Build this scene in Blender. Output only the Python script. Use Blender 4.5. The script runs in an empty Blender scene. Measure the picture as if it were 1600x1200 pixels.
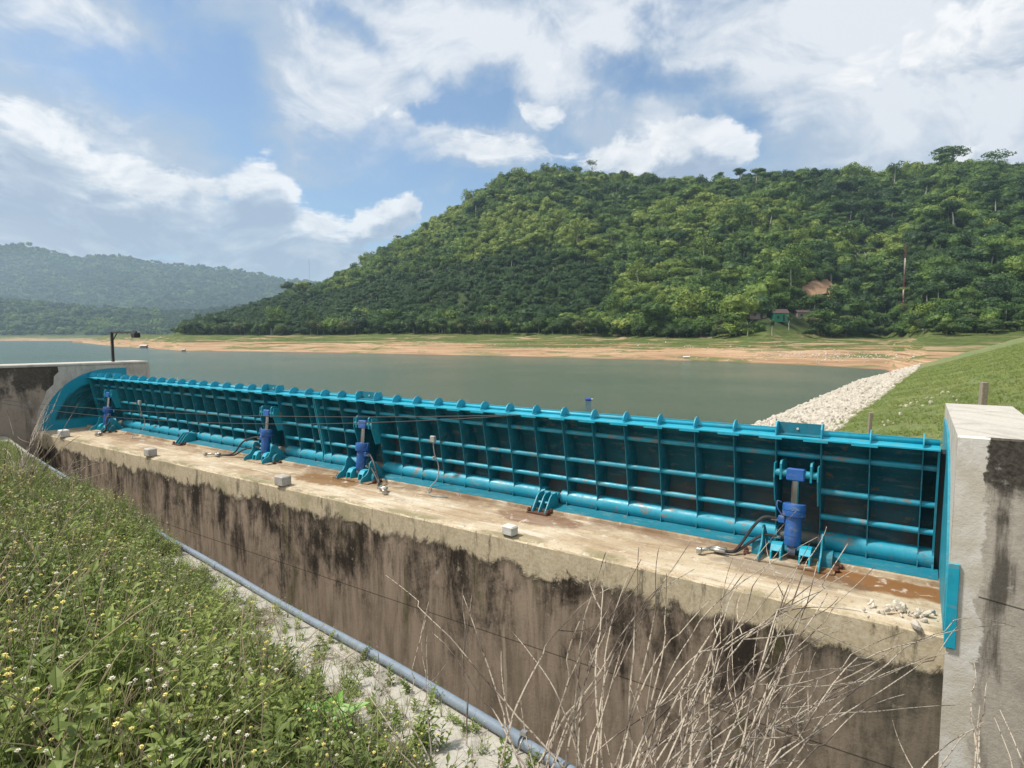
import bpy, math, random
import numpy as np
from mathutils import Vector, Matrix, Euler
rnd = random.Random(7); rng = np.random.default_rng(7)
C = bpy.context.scene.collection
scene = bpy.context.scene
# ------------------------------------------------------------------ camera, sky, sun, exposure
F, CX, CY, HY, EYE = 945.0, 800.0, 600.0, 526.0, 3.05
gx = np.array([-1410, HY-CY, F]); gx = gx/np.linalg.norm(gx)
gy = np.array([((CY-HY)**2+F*F)/1410, HY-CY, F]); gy = gy/np.linalg.norm(gy)
gz = np.cross(-gx, gy); gz = gz if gz[1] < 0 else -gz
R = np.stack([-gx, gy, gz])
def ray(x, y): return R @ np.array([x-CX, y-CY, F])
def onz(x, y, z):
    v = ray(x, y); t = (z-EYE)/v[2]; return Vector((v[0]*t, v[1]*t, z))
def ony(x, y, Y):
    v = ray(x, y); t = Y/v[1]; return Vector((v[0]*t, Y, EYE+v[2]*t))
def onx(x, y, X):
    v = ray(x, y); t = X/v[0]; return Vector((X, v[1]*t, EYE+v[2]*t))
def at_depth(u, Z, y=HY):
    v = ray(u, y)/F; return Vector((v[0]*Z, v[1]*Z, EYE+v[2]*Z))
cam = bpy.data.cameras.new('camera'); co = bpy.data.objects.new('camera', cam); C.objects.link(co)
m = Matrix(((R[0][0], -R[0][1], -R[0][2]), (R[1][0], -R[1][1], -R[1][2]), (R[2][0], -R[2][1], -R[2][2]))).to_4x4()
m.translation = (0, 0, EYE); co.matrix_world = m
cam.sensor_width = 36; cam.lens = 36*F/1600; cam.clip_end = 30000; cam.clip_start = .05
scene.camera = co
SUN_EL, SUN_AZ = 58, -124          # azimuth from +Y (upstream) towards +X
world = bpy.data.worlds.new('World'); scene.world = world; world.use_nodes = True

class NT:                          # small node-graph writer
    def __init__(s, tree): s.t = tree; s.n = tree.nodes; s.l = tree.links
    def put(s, sock, v):
        if isinstance(v, bpy.types.NodeSocket): s.l.new(v, sock)
        elif v is not None:
            if sock.type in ('RGBA',) and len(v) == 3: v = (*v, 1)
            sock.default_value = v
    def node(s, typ, ins=None, out=0, **kw):
        n = s.n.new(typ)
        for k, v in kw.items(): setattr(n, k, v)
        for k, v in (ins or {}).items(): s.put(n.inputs[k], v)
        return n.outputs[out]
    def m(s, op, a, b=None, c=None, clamp=False):
        n = s.n.new('ShaderNodeMath'); n.operation = op; n.use_clamp = clamp
        for i, v in enumerate((a, b, c)): s.put(n.inputs[i], v)
        return n.outputs[0]
    def vm(s, op, a, b=None):
        n = s.n.new('ShaderNodeVectorMath'); n.operation = op
        s.put(n.inputs[0], a); s.put(n.inputs[1], b); return n.outputs[0]
    def scale(s, v, f):
        n = s.n.new('ShaderNodeVectorMath'); n.operation = 'MULTIPLY'; s.put(n.inputs[0], v); n.inputs[1].default_value = f; return n.outputs[0]
    def noise(s, v, scale=1, detail=4, rough=.5, dist=0):
        return s.node('ShaderNodeTexNoise', {'Vector': v, 'Scale': scale, 'Detail': detail, 'Roughness': rough, 'Distortion': dist})
    def ss(s, x, a, b, lo=0.0, hi=1.0):
        n = s.n.new('ShaderNodeMapRange'); n.interpolation_type = 'SMOOTHSTEP'
        for i, v in enumerate((x, a, b, lo, hi)): s.put(n.inputs[i], v)
        return n.outputs[0]
    def mix(s, f, a, b, mode='MIX'):
        n = s.n.new('ShaderNodeMix'); n.data_type = 'RGBA'; n.blend_type = mode
        s.put(n.inputs[0], f); s.put(n.inputs[6], a); s.put(n.inputs[7], b); return n.outputs[2]
    def ramp(s, f, stops):
        n = s.n.new('ShaderNodeValToRGB'); s.put(n.inputs[0], f); e = n.color_ramp.elements
        while len(e) < len(stops): e.new(.5)
        for i, (p, c) in enumerate(stops): e[i].position = p; e[i].color = (*c, 1)
        return n.outputs[0]
    def xyz(s, v):
        n = s.n.new('ShaderNodeSeparateXYZ'); s.put(n.inputs[0], v); return n.outputs
    def comb(s, x, y, z):
        n = s.n.new('ShaderNodeCombineXYZ')
        for i, v in enumerate((x, y, z)): s.put(n.inputs[i], v)
        return n.outputs[0]

def build_sky():
    t = world.node_tree; t.nodes.clear(); N = NT(t)
    d = N.node('ShaderNodeTexCoord', out=0)
    x, y, z = N.xyz(d)
    w0 = N.node('ShaderNodeTexNoise', {'Vector': d, 'Scale': 5.0, 'Detail': 7, 'Roughness': .6}, out=1)
    xw, yw, zw = N.xyz(N.vm('NORMALIZE', N.vm('ADD', d, N.scale(N.vm('SUBTRACT', w0, (.5, .5, .5)), (.34, .34, .17)))))
    az = N.m('ARCTAN2', xw, yw); el = N.m('ARCSINE', zw)
    def ae(px, py):
        v = ray(px, py); v = v/np.linalg.norm(v); return math.atan2(v[0], v[1]), math.asin(v[2])
    def blob(px, py, w, h, amp=1.0, dy=0.0):
        a, e = ae(px, py); sa = w/F*.95; se = h/F*.95
        q = N.m('ADD', N.m('POWER', N.m('ABSOLUTE', N.m('DIVIDE', N.m('SUBTRACT', az, a), sa)), 2.0),
                N.m('POWER', N.m('ABSOLUTE', N.m('DIVIDE', N.m('SUBTRACT', el, e-dy), se)), 2.0))
        return N.m('MULTIPLY', N.m('SUBTRACT', 1.0, N.m('MINIMUM', q, 1.0)), amp)
    def field(blobs, dy=0.0):
        r = None
        for b in blobs:
            v = blob(*b, dy=dy); r = v if r is None else N.m('MAXIMUM', r, v)
        return r
    sky = N.node('ShaderNodeTexSky', sky_type='NISHITA', sun_disc=False, sun_elevation=math.radians(SUN_EL),
                 sun_rotation=math.radians(SUN_AZ), altitude=50, air_density=1.0, dust_density=1.2, ozone_density=1.6)
    sky = N.mix(1.0, sky, (1.08, 1.22, 1.30), 'MULTIPLY')
    warp = N.node('ShaderNodeTexNoise', {'Vector': d, 'Scale': 3.0, 'Detail': 3}, out=1)
    dw = N.vm('ADD', d, N.scale(N.vm('SUBTRACT', warp, (.5, .5, .5)), (.25, .25, .12)))
    dw2 = N.scale(dw, (1, 1, 2.1))
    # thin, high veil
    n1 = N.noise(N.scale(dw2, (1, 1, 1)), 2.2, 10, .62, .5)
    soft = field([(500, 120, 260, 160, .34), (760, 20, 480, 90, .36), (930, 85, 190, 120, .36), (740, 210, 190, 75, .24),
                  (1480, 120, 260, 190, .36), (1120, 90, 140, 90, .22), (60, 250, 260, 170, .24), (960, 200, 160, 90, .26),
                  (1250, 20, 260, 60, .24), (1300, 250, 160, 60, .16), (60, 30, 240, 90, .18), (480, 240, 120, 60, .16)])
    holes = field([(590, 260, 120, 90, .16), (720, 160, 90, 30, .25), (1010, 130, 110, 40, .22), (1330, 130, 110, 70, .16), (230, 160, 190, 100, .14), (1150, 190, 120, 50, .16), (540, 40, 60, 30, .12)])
    back = N.m('MAXIMUM', N.ss(y, .15, -.25, 0, .42), N.ss(z, .58, .8, 0, .34))  # extra cloud cover behind camera and overhead, added unseen to fill shaded faces
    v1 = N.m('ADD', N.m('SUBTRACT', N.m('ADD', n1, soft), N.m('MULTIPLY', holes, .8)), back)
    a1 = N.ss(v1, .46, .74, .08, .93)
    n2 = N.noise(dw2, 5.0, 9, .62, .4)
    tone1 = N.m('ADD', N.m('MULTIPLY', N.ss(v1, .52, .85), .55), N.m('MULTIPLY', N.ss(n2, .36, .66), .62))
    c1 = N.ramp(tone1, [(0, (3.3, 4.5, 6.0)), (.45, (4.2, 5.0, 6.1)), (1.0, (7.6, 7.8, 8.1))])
    c1 = N.mix(N.ss(y, .1, -.3, 0, .8), c1, (9.6, 9.2, 8.6))  # clouds behind the camera turned bright warm white as added fill light
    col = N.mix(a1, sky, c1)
    # cumulus banks low over the horizon
    cb = [(-60, 330, 330, 120, .8), (200, 330, 190, 95, .85), (360, 320, 110, 95, .8), (50, 290, 120, 75, .7), (440, 390, 210, 95, .8), (610, 350, 70, 55, .75),
          (-10, 190, 130, 60, .62), (1090, 245, 135, 60, .78), (1000, 290, 150, 60, .7), (1190, 290, 120, 55, .6), (1500, 270, 70, 50, .5), (1420, 75, 110, 45, .42), (1560, 60, 110, 70, .5), (200, 420, 700, 60, .7), (790, 225, 130, 50, .42)]
    nc = N.noise(dw2, 7.5, 10, .58, .2)
    def cum(dy):
        dd = N.vm('ADD', dw2, (0, 0, dy*1.9))
        n = N.noise(dd, 7.5, 10, .58, .2)
        return N.m('ADD', N.m('MULTIPLY', field(cb, dy=dy), .50), N.m('MULTIPLY', n, 1.15))
    f0 = cum(0.0); f1 = cum(.045)
    a2 = N.ss(f0, .69, .84)
    lit = N.m('SUBTRACT', 1.0, N.ss(f1, .62, .92))
    c2 = N.ramp(N.m('ADD', N.m('MULTIPLY', lit, .85), N.m('MULTIPLY', N.m('SUBTRACT', N.noise(dw2, 13, 8, .6, .5), .45), 1.7)), [(0, (3.5, 4.2, 5.4)), (.35, (4.9, 5.6, 6.5)), (.75, (7.4, 7.6, 7.9)), (1.0, (9.0, 9.0, 9.0))])
    col = N.mix(N.m('MULTIPLY', a2, .88), col, c2)
    # pale air near the horizon, dull below it
    col = N.mix(N.ss(el, .16, .0, 0, .22), col, (5.8, 6.5, 7.3))
    col = N.mix(N.ss(el, 0, -.05), col, (1.2, 1.3, 1.2))
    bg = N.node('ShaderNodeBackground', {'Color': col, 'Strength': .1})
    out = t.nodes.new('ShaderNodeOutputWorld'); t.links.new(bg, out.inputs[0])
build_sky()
sl = bpy.data.lights.new('sun', 'SUN'); sl.energy = 4.3; sl.angle = math.radians(6); sl.color = (1, .95, .87)
so = bpy.data.objects.new('sun', sl); C.objects.link(so)
az, el = math.radians(SUN_AZ), math.radians(SUN_EL)
so.rotation_euler = Vector((math.sin(az)*math.cos(el), math.cos(az)*math.cos(el), math.sin(el))).to_track_quat('Z', 'Y').to_euler()
scene.view_settings.view_transform = 'Standard'; scene.view_settings.look = 'None'
scene.view_settings.exposure = .22; scene.view_settings.gamma = 1
scene.render.engine = 'CYCLES'
scene.cycles.max_bounces = 6; scene.cycles.volume_bounces = 0; scene.cycles.transparent_max_bounces = 8

# ------------------------------------------------------------------ helpers
def tag(o, label=None, cat=None, group=None, kind=None):
    if label: o['label'] = label
    if cat: o['category'] = cat
    if group: o['group'] = group
    if kind: o['kind'] = kind
    return o
def thing(name, label, cat, loc=(0, 0, 0), rz=0, group=None):
    o = bpy.data.objects.new(name, None); C.objects.link(o); o.location = loc; o.rotation_euler = (0, 0, rz)
    o.empty_display_size = .2
    return tag(o, label, cat, group)
class MB:
    def __init__(s): s.v = []; s.f = []; s.mi = []; s.sm = []
    def add(s, vs, fs, mi=0, sm=False):
        b = len(s.v); s.v += [tuple(p) for p in vs]
        for f in fs: s.f.append(tuple(b+i for i in f)); s.mi.append(mi); s.sm.append(sm)
    def box(s, c, d, rot=None, mi=0, bev=0.0):
        x, y, z = d[0]/2, d[1]/2, d[2]/2
        if bev <= 0:
            vs = [Vector((i*x, j*y, k*z)) for k in (-1, 1) for j in (-1, 1) for i in (-1, 1)]
            fs = [(0, 2, 3, 1), (4, 5, 7, 6), (0, 1, 5, 4), (2, 6, 7, 3), (0, 4, 6, 2), (1, 3, 7, 5)]
        else:
            b = min(bev, x*.9, y*.9, z*.9)
            vs = []; idx = {}
            for k in (-1, 1):
                for j in (-1, 1):
                    for i in (-1, 1):
                        for ax in range(3):
                            p = [i*(x-b), j*(y-b), k*(z-b)]; p[ax] = (i*x, j*y, k*z)[ax]
                            idx[(i, j, k, ax)] = len(vs); vs.append(Vector(p))
            fs = []
            for ax in range(3):
                o1, o2 = [a for a in range(3) if a != ax]
                for sg in (-1, 1):
                    q = []
                    for (p1, p2) in ((-1, -1), (1, -1), (1, 1), (-1, 1)):
                        t = [0, 0, 0]; t[ax] = sg; t[o1] = p1; t[o2] = p2; q.append(idx[(*t, ax)])
                    fs.append(tuple(q))
            for ax in range(3):
                o1, o2 = [a for a in range(3) if a != ax]
                for p1 in (-1, 1):
                    for p2 in (-1, 1):
                        t0 = [0, 0, 0]; t1 = [0, 0, 0]; t0[ax] = -1; t1[ax] = 1
                        for t in (t0, t1): t[o1] = p1; t[o2] = p2
                        fs.append((idx[(*t0, o1)], idx[(*t1, o1)], idx[(*t1, o2)], idx[(*t0, o2)]))
            for k in (-1, 1):
                for j in (-1, 1):
                    for i in (-1, 1): fs.append(tuple(idx[(i, j, k, a)] for a in range(3)))
        M = rot.to_matrix() if rot is not None else None
        vs = [(M @ v if M else v)+Vector(c) for v in vs]
        s.add(vs, fs, mi); return s
    def tube(s, pts, r, n=10, mi=0, cap=True):
        pts = [Vector(p) for p in pts]; L = len(pts)
        rr = r if isinstance(r, (list, tuple)) else [r]*L
        t = (pts[1]-pts[0]).normalized(); u = t.orthogonal().normalized(); vs = []; fs = []
        for i, p in enumerate(pts):
            t2 = (pts[min(i+1, L-1)]-pts[max(i-1, 0)]).normalized()
            u = (u-t2*u.dot(t2)); u = u.normalized() if u.length > 1e-6 else t2.orthogonal().normalized(); w = t2.cross(u)
            for k in range(n):
                a = 2*math.pi*k/n; vs.append(p+(u*math.cos(a)+w*math.sin(a))*rr[i])
        for i in range(L-1):
            for k in range(n):
                a, b = i*n+k, i*n+(k+1) % n; fs.append((a, b, b+n, a+n))
        s.add(vs, fs, mi, n > 5)
        if cap:
            s.add(vs[:n], [tuple(range(n))[::-1]], mi); s.add(vs[-n:], [tuple(range(n))], mi)
        return s
    def prism(s, poly, x0, x1, mi=0):        # polygon in (Y,Z) extruded along X
        n = len(poly); vs = [(x0, *p) for p in poly]+[(x1, *p) for p in poly]
        s.add(vs, [tuple(range(n)), tuple(range(2*n-1, n-1, -1))]+[(i, i+n, (i+1) % n+n, (i+1) % n) for i in range(n)], mi); return s
    def build(s, name, mats, parent=None, loc=None):
        me = bpy.data.meshes.new(name); me.from_pydata(s.v, [], s.f)
        for mt in (mats if isinstance(mats, (list, tuple)) else [mats]): me.materials.append(mt)
        me.polygons.foreach_set('material_index', s.mi); me.polygons.foreach_set('use_smooth', s.sm)
        import bmesh
        bm = bmesh.new(); bm.from_mesh(me); bmesh.ops.remove_doubles(bm, verts=bm.verts, dist=1e-5) if len(s.v) < 200000 else None
        bmesh.ops.recalc_face_normals(bm, faces=bm.faces) if len(s.v) < 60000 else None
        for e_ in bm.edges:
            if len(e_.link_faces) == 2 and e_.calc_face_angle(0) > .6: e_.smooth = False
        bm.to_mesh(me); bm.free(); me.update()
        o = bpy.data.objects.new(name, me); C.objects.link(o)
        if parent is not None: o.parent = parent
        if loc is not None: o.location = loc
        return o
def grid_mesh(name, V, mat, kind='structure', smooth=True):   # V: (n,m,3)
    n, mm = V.shape[:2]; me = bpy.data.meshes.new(name)
    idx = np.arange(n*mm).reshape(n, mm)
    q = np.stack([idx[:-1, :-1], idx[1:, :-1], idx[1:, 1:], idx[:-1, 1:]], -1).reshape(-1, 4)
    me.from_pydata(V.reshape(-1, 3).tolist(), [], q.tolist()); me.materials.append(mat)
    if smooth: me.polygons.foreach_set('use_smooth', [True]*len(me.polygons))
    me.update(); o = bpy.data.objects.new(name, me); C.objects.link(o); o['kind'] = kind; return o

# value noise in numpy for terrain shape
_P = rng.permutation(512)
def vnoise(x, y):
    xi = np.floor(x).astype(int); yi = np.floor(y).astype(int); xf = x-xi; yf = y-yi
    def h(a, b): return _P[(_P[a & 511]+b) & 511]/511.0
    sx = xf*xf*(3-2*xf); sy = yf*yf*(3-2*yf)
    return (h(xi, yi)*(1-sx)+h(xi+1, yi)*sx)*(1-sy)+(h(xi, yi+1)*(1-sx)+h(xi+1, yi+1)*sx)*sy
def fbm(x, y, o=4):
    r = 0; a = .5
    for i in range(o): r = r+a*(vnoise(x*2**i+17*i, y*2**i+9*i)-.5); a *= .5
    return r

# ------------------------------------------------------------------ materials
def mat(name): 
    mt = bpy.data.materials.new(name); mt.use_nodes = True; t = mt.node_tree; t.nodes.clear(); N = NT(t)
    return mt, N
def finish(N, col, rough=.8, bump=None, bstr=.3, bdist=.02, metal=0.0, spec=.5, extra=None):
    ins = {'Base Color': col, 'Roughness': rough, 'Metallic': metal, 'Specular IOR Level': spec}
    if bump is not None:
        ins['Normal'] = N.node('ShaderNodeBump', {'Strength': bstr, 'Distance': bdist, 'Height': bump})
    if extra: ins.update(extra)
    b = N.node('ShaderNodeBsdfPrincipled', ins)
    o = N.n.new('ShaderNodeOutputMaterial'); N.l.new(b, o.inputs[0]); return b
def P(N): return N.node('ShaderNodeTexCoord', out=3)
def GP(N): return N.node('ShaderNodeNewGeometry', out=0)     # world position

def paint(name, base, rust=.5, rough=.38, fade=.35, scale=1.0, dirtz=None):
    mt, N = mat(name); p = GP(N)
    n = N.noise(p, 3.5*scale, 6, .6); n2 = N.noise(N.scale(p, (1, 1, .35)), 9*scale, 5, .65); n3 = N.noise(p, 45, 3)
    pale = tuple(min(1, c*1.25+.05) for c in base); dark = tuple(c*.55 for c in base)
    c = N.mix(N.ss(n, .35, .7, 0, fade), base, pale); c = N.mix(N.ss(N.noise(N.scale(p, (.5, 2, 2)), 5, 7, .7), .54, .66, 0, .5), c, (.20, .27, .26)); c = N.mix(N.m('MULTIPLY', N.ss(N.noise(N.scale(p, (6, 3, .5)), 2.5, 7, .7), .56, .68), .35), c, (.11, .085, .06)); c = N.mix(N.ss(n2, .55, .75, 0, .6), c, dark)
    if rust: c = N.mix(N.ss(N.noise(N.scale(p, (.7, 1, 1)), 6.5, 7, .62, .3), .68-.1*rust, .76-.1*rust, 0, .8), c, (.23, .17, .13))
    if dirtz:
        z = N.xyz(p)[2]
        k = N.m('MULTIPLY', N.ss(z, dirtz[0], dirtz[1]), N.ss(N.noise(N.scale(p, (.9, 1, 1.6)), 1.7, 6, .6), .36, .62))
        c = N.mix(N.m('MULTIPLY', k, .72), c, (.095, .065, .045))
    finish(N, c, N.ss(n2, .3, .7, rough, rough+.25), n3, .12, .004); return mt
TEAL = paint('teal_paint', (.004, .235, .325), .45)
TEALTOP = paint('teal_flange_paint', (.007, .31, .43), .2, .35)
TEALBAR = paint('teal_bar_paint', (.007, .27, .385), 1.2, .33)
SKIN = paint('teal_skin_paint', (.005, .125, .17), .9, .5, .2, .7, dirtz=(1.45, .35))
TEALRIB = paint('teal_rib_paint', (.004, .155, .22), .5, .45, .2)
BLUE = paint('cylinder_blue_paint', (.008, .085, .31), .7, .35)
def plain(name, col, rough=.6, metal=0.0, var=.3, sc=12, b=.2):
    mt, N = mat(name); p = GP(N); n = N.noise(p, sc, 5, .6)
    c = N.mix(N.ss(n, .3, .7, 0, var), col, tuple(x*.35 for x in col)); finish(N, c, rough, N.noise(p, sc*5, 4), b, .005, metal); return mt
STEEL = plain('polished_rod_steel', (.42, .40, .38), .22, 1.0, .25, 6, .03)
GALV = plain('galvanised_fittings', (.5, .49, .46), .4, .8, .4, 20)
RUBBER = plain('hose_rubber', (.035, .035, .036), .5, 0, .4)
RUST = plain('rusty_bolts', (.11, .045, .025), .9, 0, .5, 40)
DARKSTEEL = plain('dark_steel_paint', (.02, .016, .02), .5, 0, .3)
SEAL = plain('black_seal_rubber', (.012, .014, .016), .7)
WHITEP = plain('white_cement', (.62, .60, .55), .9, 0, .4, 9, .4)
GREYBOX = plain('grey_box_plastic', (.33, .35, .34), .5)

def mat_wall():
    mt, N = mat('stained_weir_face'); p = GP(N); x, y, z = N.xyz(p)
    band = N.m('ADD', z, N.m('MULTIPLY', N.m('SUBTRACT', N.noise(N.comb(x, 0, N.m('MULTIPLY', z, .6)), 1.7, 9, .72, .6), .5), .95))
    below = N.ss(band, -.36, -.47)
    strk = N.noise(N.comb(x, 0, N.m('MULTIPLY', z, .17)), 3.0, 9, .74, .5)
    strk2 = N.noise(N.comb(x, 3, N.m('MULTIPLY', z, .55)), 1.1, 9, .68, .8)
    fine = N.noise(p, 22, 6, .7)
    beige = N.mix(N.ss(fine, .3, .7), (.44, .36, .235), (.58, .50, .36))
    beige = N.mix(N.m('MULTIPLY', N.ss(N.noise(N.comb(x, 7, N.m('MULTIPLY', z, .2)), 6, 9, .76), .50, .63, 0, .9), N.ss(N.noise(N.comb(x, 2, 0), .9, 4), .38, .6)), beige, (.10, .09, .065)); beige = N.mix(N.ss(N.noise(p, 3.5, 8, .7), .56, .66, 0, .6), beige, (.62, .56, .43))
    beige = N.mix(N.ss(N.noise(N.comb(x, 9, z), 1.3, 4), .55, .7, 0, .5), beige, (.22, .21, .11))
    tan = N.mix(N.ss(strk, .35, .65), (.34, .265, .20), (.17, .135, .10))
    tan = N.mix(N.ss(N.noise(p, 2.2, 7, .65), .5, .72, 0, .7), tan, (.31, .25, .19))
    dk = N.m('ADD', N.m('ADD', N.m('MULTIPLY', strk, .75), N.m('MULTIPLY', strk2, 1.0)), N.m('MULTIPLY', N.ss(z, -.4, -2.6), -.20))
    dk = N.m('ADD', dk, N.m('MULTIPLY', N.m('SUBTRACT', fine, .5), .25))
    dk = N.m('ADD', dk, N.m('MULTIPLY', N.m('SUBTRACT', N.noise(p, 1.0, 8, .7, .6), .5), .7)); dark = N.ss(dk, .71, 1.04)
    low = N.mix(N.m('MULTIPLY', dark, .94), tan, (.018, .014, .011))
    low = N.mix(N.ss(N.noise(N.comb(x, 5, N.m('MULTIPLY', z, .15)), 2.3, 5), .60, .72, 0, .55), low, (.10, .095, .035))
    wn = N.noise(N.comb(x, 1, N.m('MULTIPLY', z, .5)), 14, 8, .8)
    low = N.mix(N.m('MULTIPLY', N.ss(wn, .60, .68), N.ss(N.noise(p, .8, 3), .50, .62)), low, (.42, .38, .32))
    streakw = N.m('MULTIPLY', N.ss(N.noise(N.comb(x, 11, N.m('MULTIPLY', z, .05)), 4.2, 3), .70, .76), N.ss(z, -.6, -1.6))
    low = N.mix(N.m('MULTIPLY', streakw, .7), low, (.42, .36, .27))
    low = N.mix(N.ss(x, -1.6, .4, 0, .5), low, (.105, .10, .075))
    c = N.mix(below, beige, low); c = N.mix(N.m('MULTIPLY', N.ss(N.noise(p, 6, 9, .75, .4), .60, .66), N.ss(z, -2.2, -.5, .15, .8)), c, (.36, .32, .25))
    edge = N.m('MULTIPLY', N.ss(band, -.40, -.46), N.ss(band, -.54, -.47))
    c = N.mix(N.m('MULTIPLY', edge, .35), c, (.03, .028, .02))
    for zz in (-1.62,):
        j = N.ss(N.m('ABSOLUTE', N.m('SUBTRACT', z, zz)), .012, .004)
        c = N.mix(N.m('MULTIPLY', j, .7), c, (.02, .018, .015))
    h = N.m('ADD', N.m('MULTIPLY', fine, .6), N.m('MULTIPLY', below, -1.4))
    finish(N, c, .92, h, .5, .018, spec=.2); return mt
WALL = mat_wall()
def mat_deck():
    mt, N = mat('worn_deck_concrete'); p = GP(N); x, y, z = N.xyz(p)
    n = N.noise(N.scale(p, (.45, 1, 1)), 1.6, 8, .62, .5); f = N.noise(p, 30, 6, .7); st = N.noise(N.scale(p, (.25, 2.2, 1)), 2.6, 8, .65, .6)
    c = N.ramp(n, [(.25, (.20, .135, .08)), (.42, (.40, .31, .205)), (.56, (.50, .42, .30)), (.75, (.62, .575, .48))])
    c = N.mix(N.ss(st, .52, .70, 0, .75), c, (.27, .175, .10))
    c = N.mix(N.ss(st, .44, .33, 0, .6), c, (.66, .62, .54))
    c = N.mix(N.m('MULTIPLY', N.ss(y, 8.2, 8.85), N.ss(N.noise(N.scale(p, (.8, 1, 1)), 2.2, 6, .6), .35, .6, 0, .75)), c, (.17, .105, .065))
    c = N.mix(N.m('MULTIPLY', N.ss(y, 7.75, 7.5), N.ss(n, .55, .42, 0, .7)), c, (.19, .19, .10))
    def puddle(px, py, sx, sy, a, colr):
        q = N.m('ADD', N.m('POWER', N.m('ABSOLUTE', N.m('DIVIDE', N.m('SUBTRACT', x, px), sx)), 2.0), N.m('POWER', N.m('ABSOLUTE', N.m('DIVIDE', N.m('SUBTRACT', y, py), sy)), 2.0))
        q = N.m('ADD', q, N.m('MULTIPLY', N.m('SUBTRACT', N.noise(p, 2.6, 6, .6), .5), 2.2))
        return N.mix(N.ss(q, 1.1, .5, 0, a), c, colr)
    c = puddle(-.1, 8.55, 1.25, .33, .92, (.20, .085, .022))
    c = puddle(-1.3, 8.3, 1.0, .35, .6, (.13, .085, .05))
    c = puddle(-10.4, 8.35, 1.1, .4, .85, (.19, .10, .035))
    c = puddle(-5.2, 8.5, .9, .35, .7, (.16, .08, .045))
    c = puddle(-19.3, 8.5, 2.2, .35, .6, (.22, .13, .07))
    c = N.mix(N.ss(N.noise(p, 8, 8, .72), .54, .68, 0, .6), c, (.20, .14, .09)); c = N.mix(N.ss(N.noise(N.vm('ADD', p, (5, 5, 5)), 5, 8, .7, .5), .56, .68, 0, .6), c, (.70, .66, .58)); c = N.mix(N.ss(f, .54, .70, 0, .6), c, (.10, .075, .055))
    finish(N, c, .88, N.m('ADD', f, N.m('MULTIPLY', st, 1.5)), .45, .012, spec=.25); return mt
DECK = mat_deck()
def mat_conc(name, base, darkamt=.6, zr=None, streak=3.0, white=.3, plaster=None):
    mt, N = mat(name); p = GP(N); x, y, z = N.xyz(p)
    f = N.noise(p, 26, 6, .7); n = N.noise(p, 1.5, 7, .62, .4)
    s = N.noise(N.comb(N.m('ADD', x, N.m('MULTIPLY', y, .8)), 0, N.m('MULTIPLY', z, .16)), streak, 8, .65)
    c = N.mix(N.ss(f, .3, .7), tuple(b*.82 for b in base), base)
    c = N.mix(N.ss(n, .5, .68, 0, .6), c, tuple(b*.55 for b in base))
    c = N.mix(N.ss(s, .50, .66, 0, darkamt), c, (.055, .047, .038))
    if zr:
        dz = N.m('ADD', N.ss(z, zr[0], zr[1]), N.m('MULTIPLY', N.m('SUBTRACT', n, .5), 1.6))
        patch = N.m('MULTIPLY', N.ss(N.m('ADD', dz, N.m('MULTIPLY', N.m('SUBTRACT', s, .5), 1.4)), .42, .75), zr[2])
        c = N.mix(patch, c, N.mix(N.ss(f, .3, .7), (.022, .02, .018), (.085, .075, .06)))
    c = N.mix(N.ss(N.noise(p, 2.8, 7, .7), .60, .68, 0, white), c, (.66, .65, .62))
    if plaster:
        q = N.m('ADD', x, N.m('MULTIPLY', N.m('SUBTRACT', N.noise(p, 3.5, 8, .68, .4), .5), plaster[1]*4))
        k = N.ss(q, plaster[0]+.012, plaster[0]-.012); c = N.mix(k, c, N.mix(N.ss(n, .4, .6), (.50, .46, .38), (.64, .62, .57)))
        ln = N.ss(N.m('ABSOLUTE', N.m('SUBTRACT', N.m('ADD', z, N.m('MULTIPLY', x, .12)), .55)), .012, .004)
        c = N.mix(N.m('MULTIPLY', ln, N.m('SUBTRACT', .8, N.m('MULTIPLY', k, .8))), c, (.02, .02, .018))
    finish(N, c, .9, f, .5, .012, spec=.2); return mt
CONC = mat_conc('grey_pier_concrete', (.53, .50, .44), .35, None, 3, .5)
PIERF = mat_conc('stained_pier_front', (.45, .41, .345), .85, (.7, 2.1, .95), 3.4, .45, plaster=(.60, .10))
TRAIN = mat_conc('stained_training_wall', (.40, .33, .26), .8, (.5, 2.1, .85), 1.6, .25)
STRIP = mat_conc('pale_wall_top_concrete', (.47, .44, .38), .35, None, 4, .3)
def mat_arc():
    mt, N = mat('scraped_side_plate'); p = GP(N); x, y, z = N.xyz(p)
    dy = N.m('SUBTRACT', y, 9.42); dz = N.m('SUBTRACT', z, .05)
    r = N.m('SQRT', N.m('ADD', N.m('MULTIPLY', dy, dy), N.m('MULTIPLY', dz, dz)))
    r = N.m('ADD', r, N.m('MULTIPLY', N.m('SUBTRACT', N.noise(p, 3, 5), .5), .16))
    scr = N.noise(N.comb(r, 0, N.m('MULTIPLY', N.m('ARCTAN2', dz, dy), .25)), 9, 8, .75, .3)
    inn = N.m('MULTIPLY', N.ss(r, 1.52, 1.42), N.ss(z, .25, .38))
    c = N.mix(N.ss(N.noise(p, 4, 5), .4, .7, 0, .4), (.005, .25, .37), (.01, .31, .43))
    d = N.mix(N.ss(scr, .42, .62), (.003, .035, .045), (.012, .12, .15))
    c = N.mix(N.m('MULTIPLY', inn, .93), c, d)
    finish(N, c, .42, N.noise(p, 30, 4), .1, .004); return mt
ARC = mat_arc()

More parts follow.
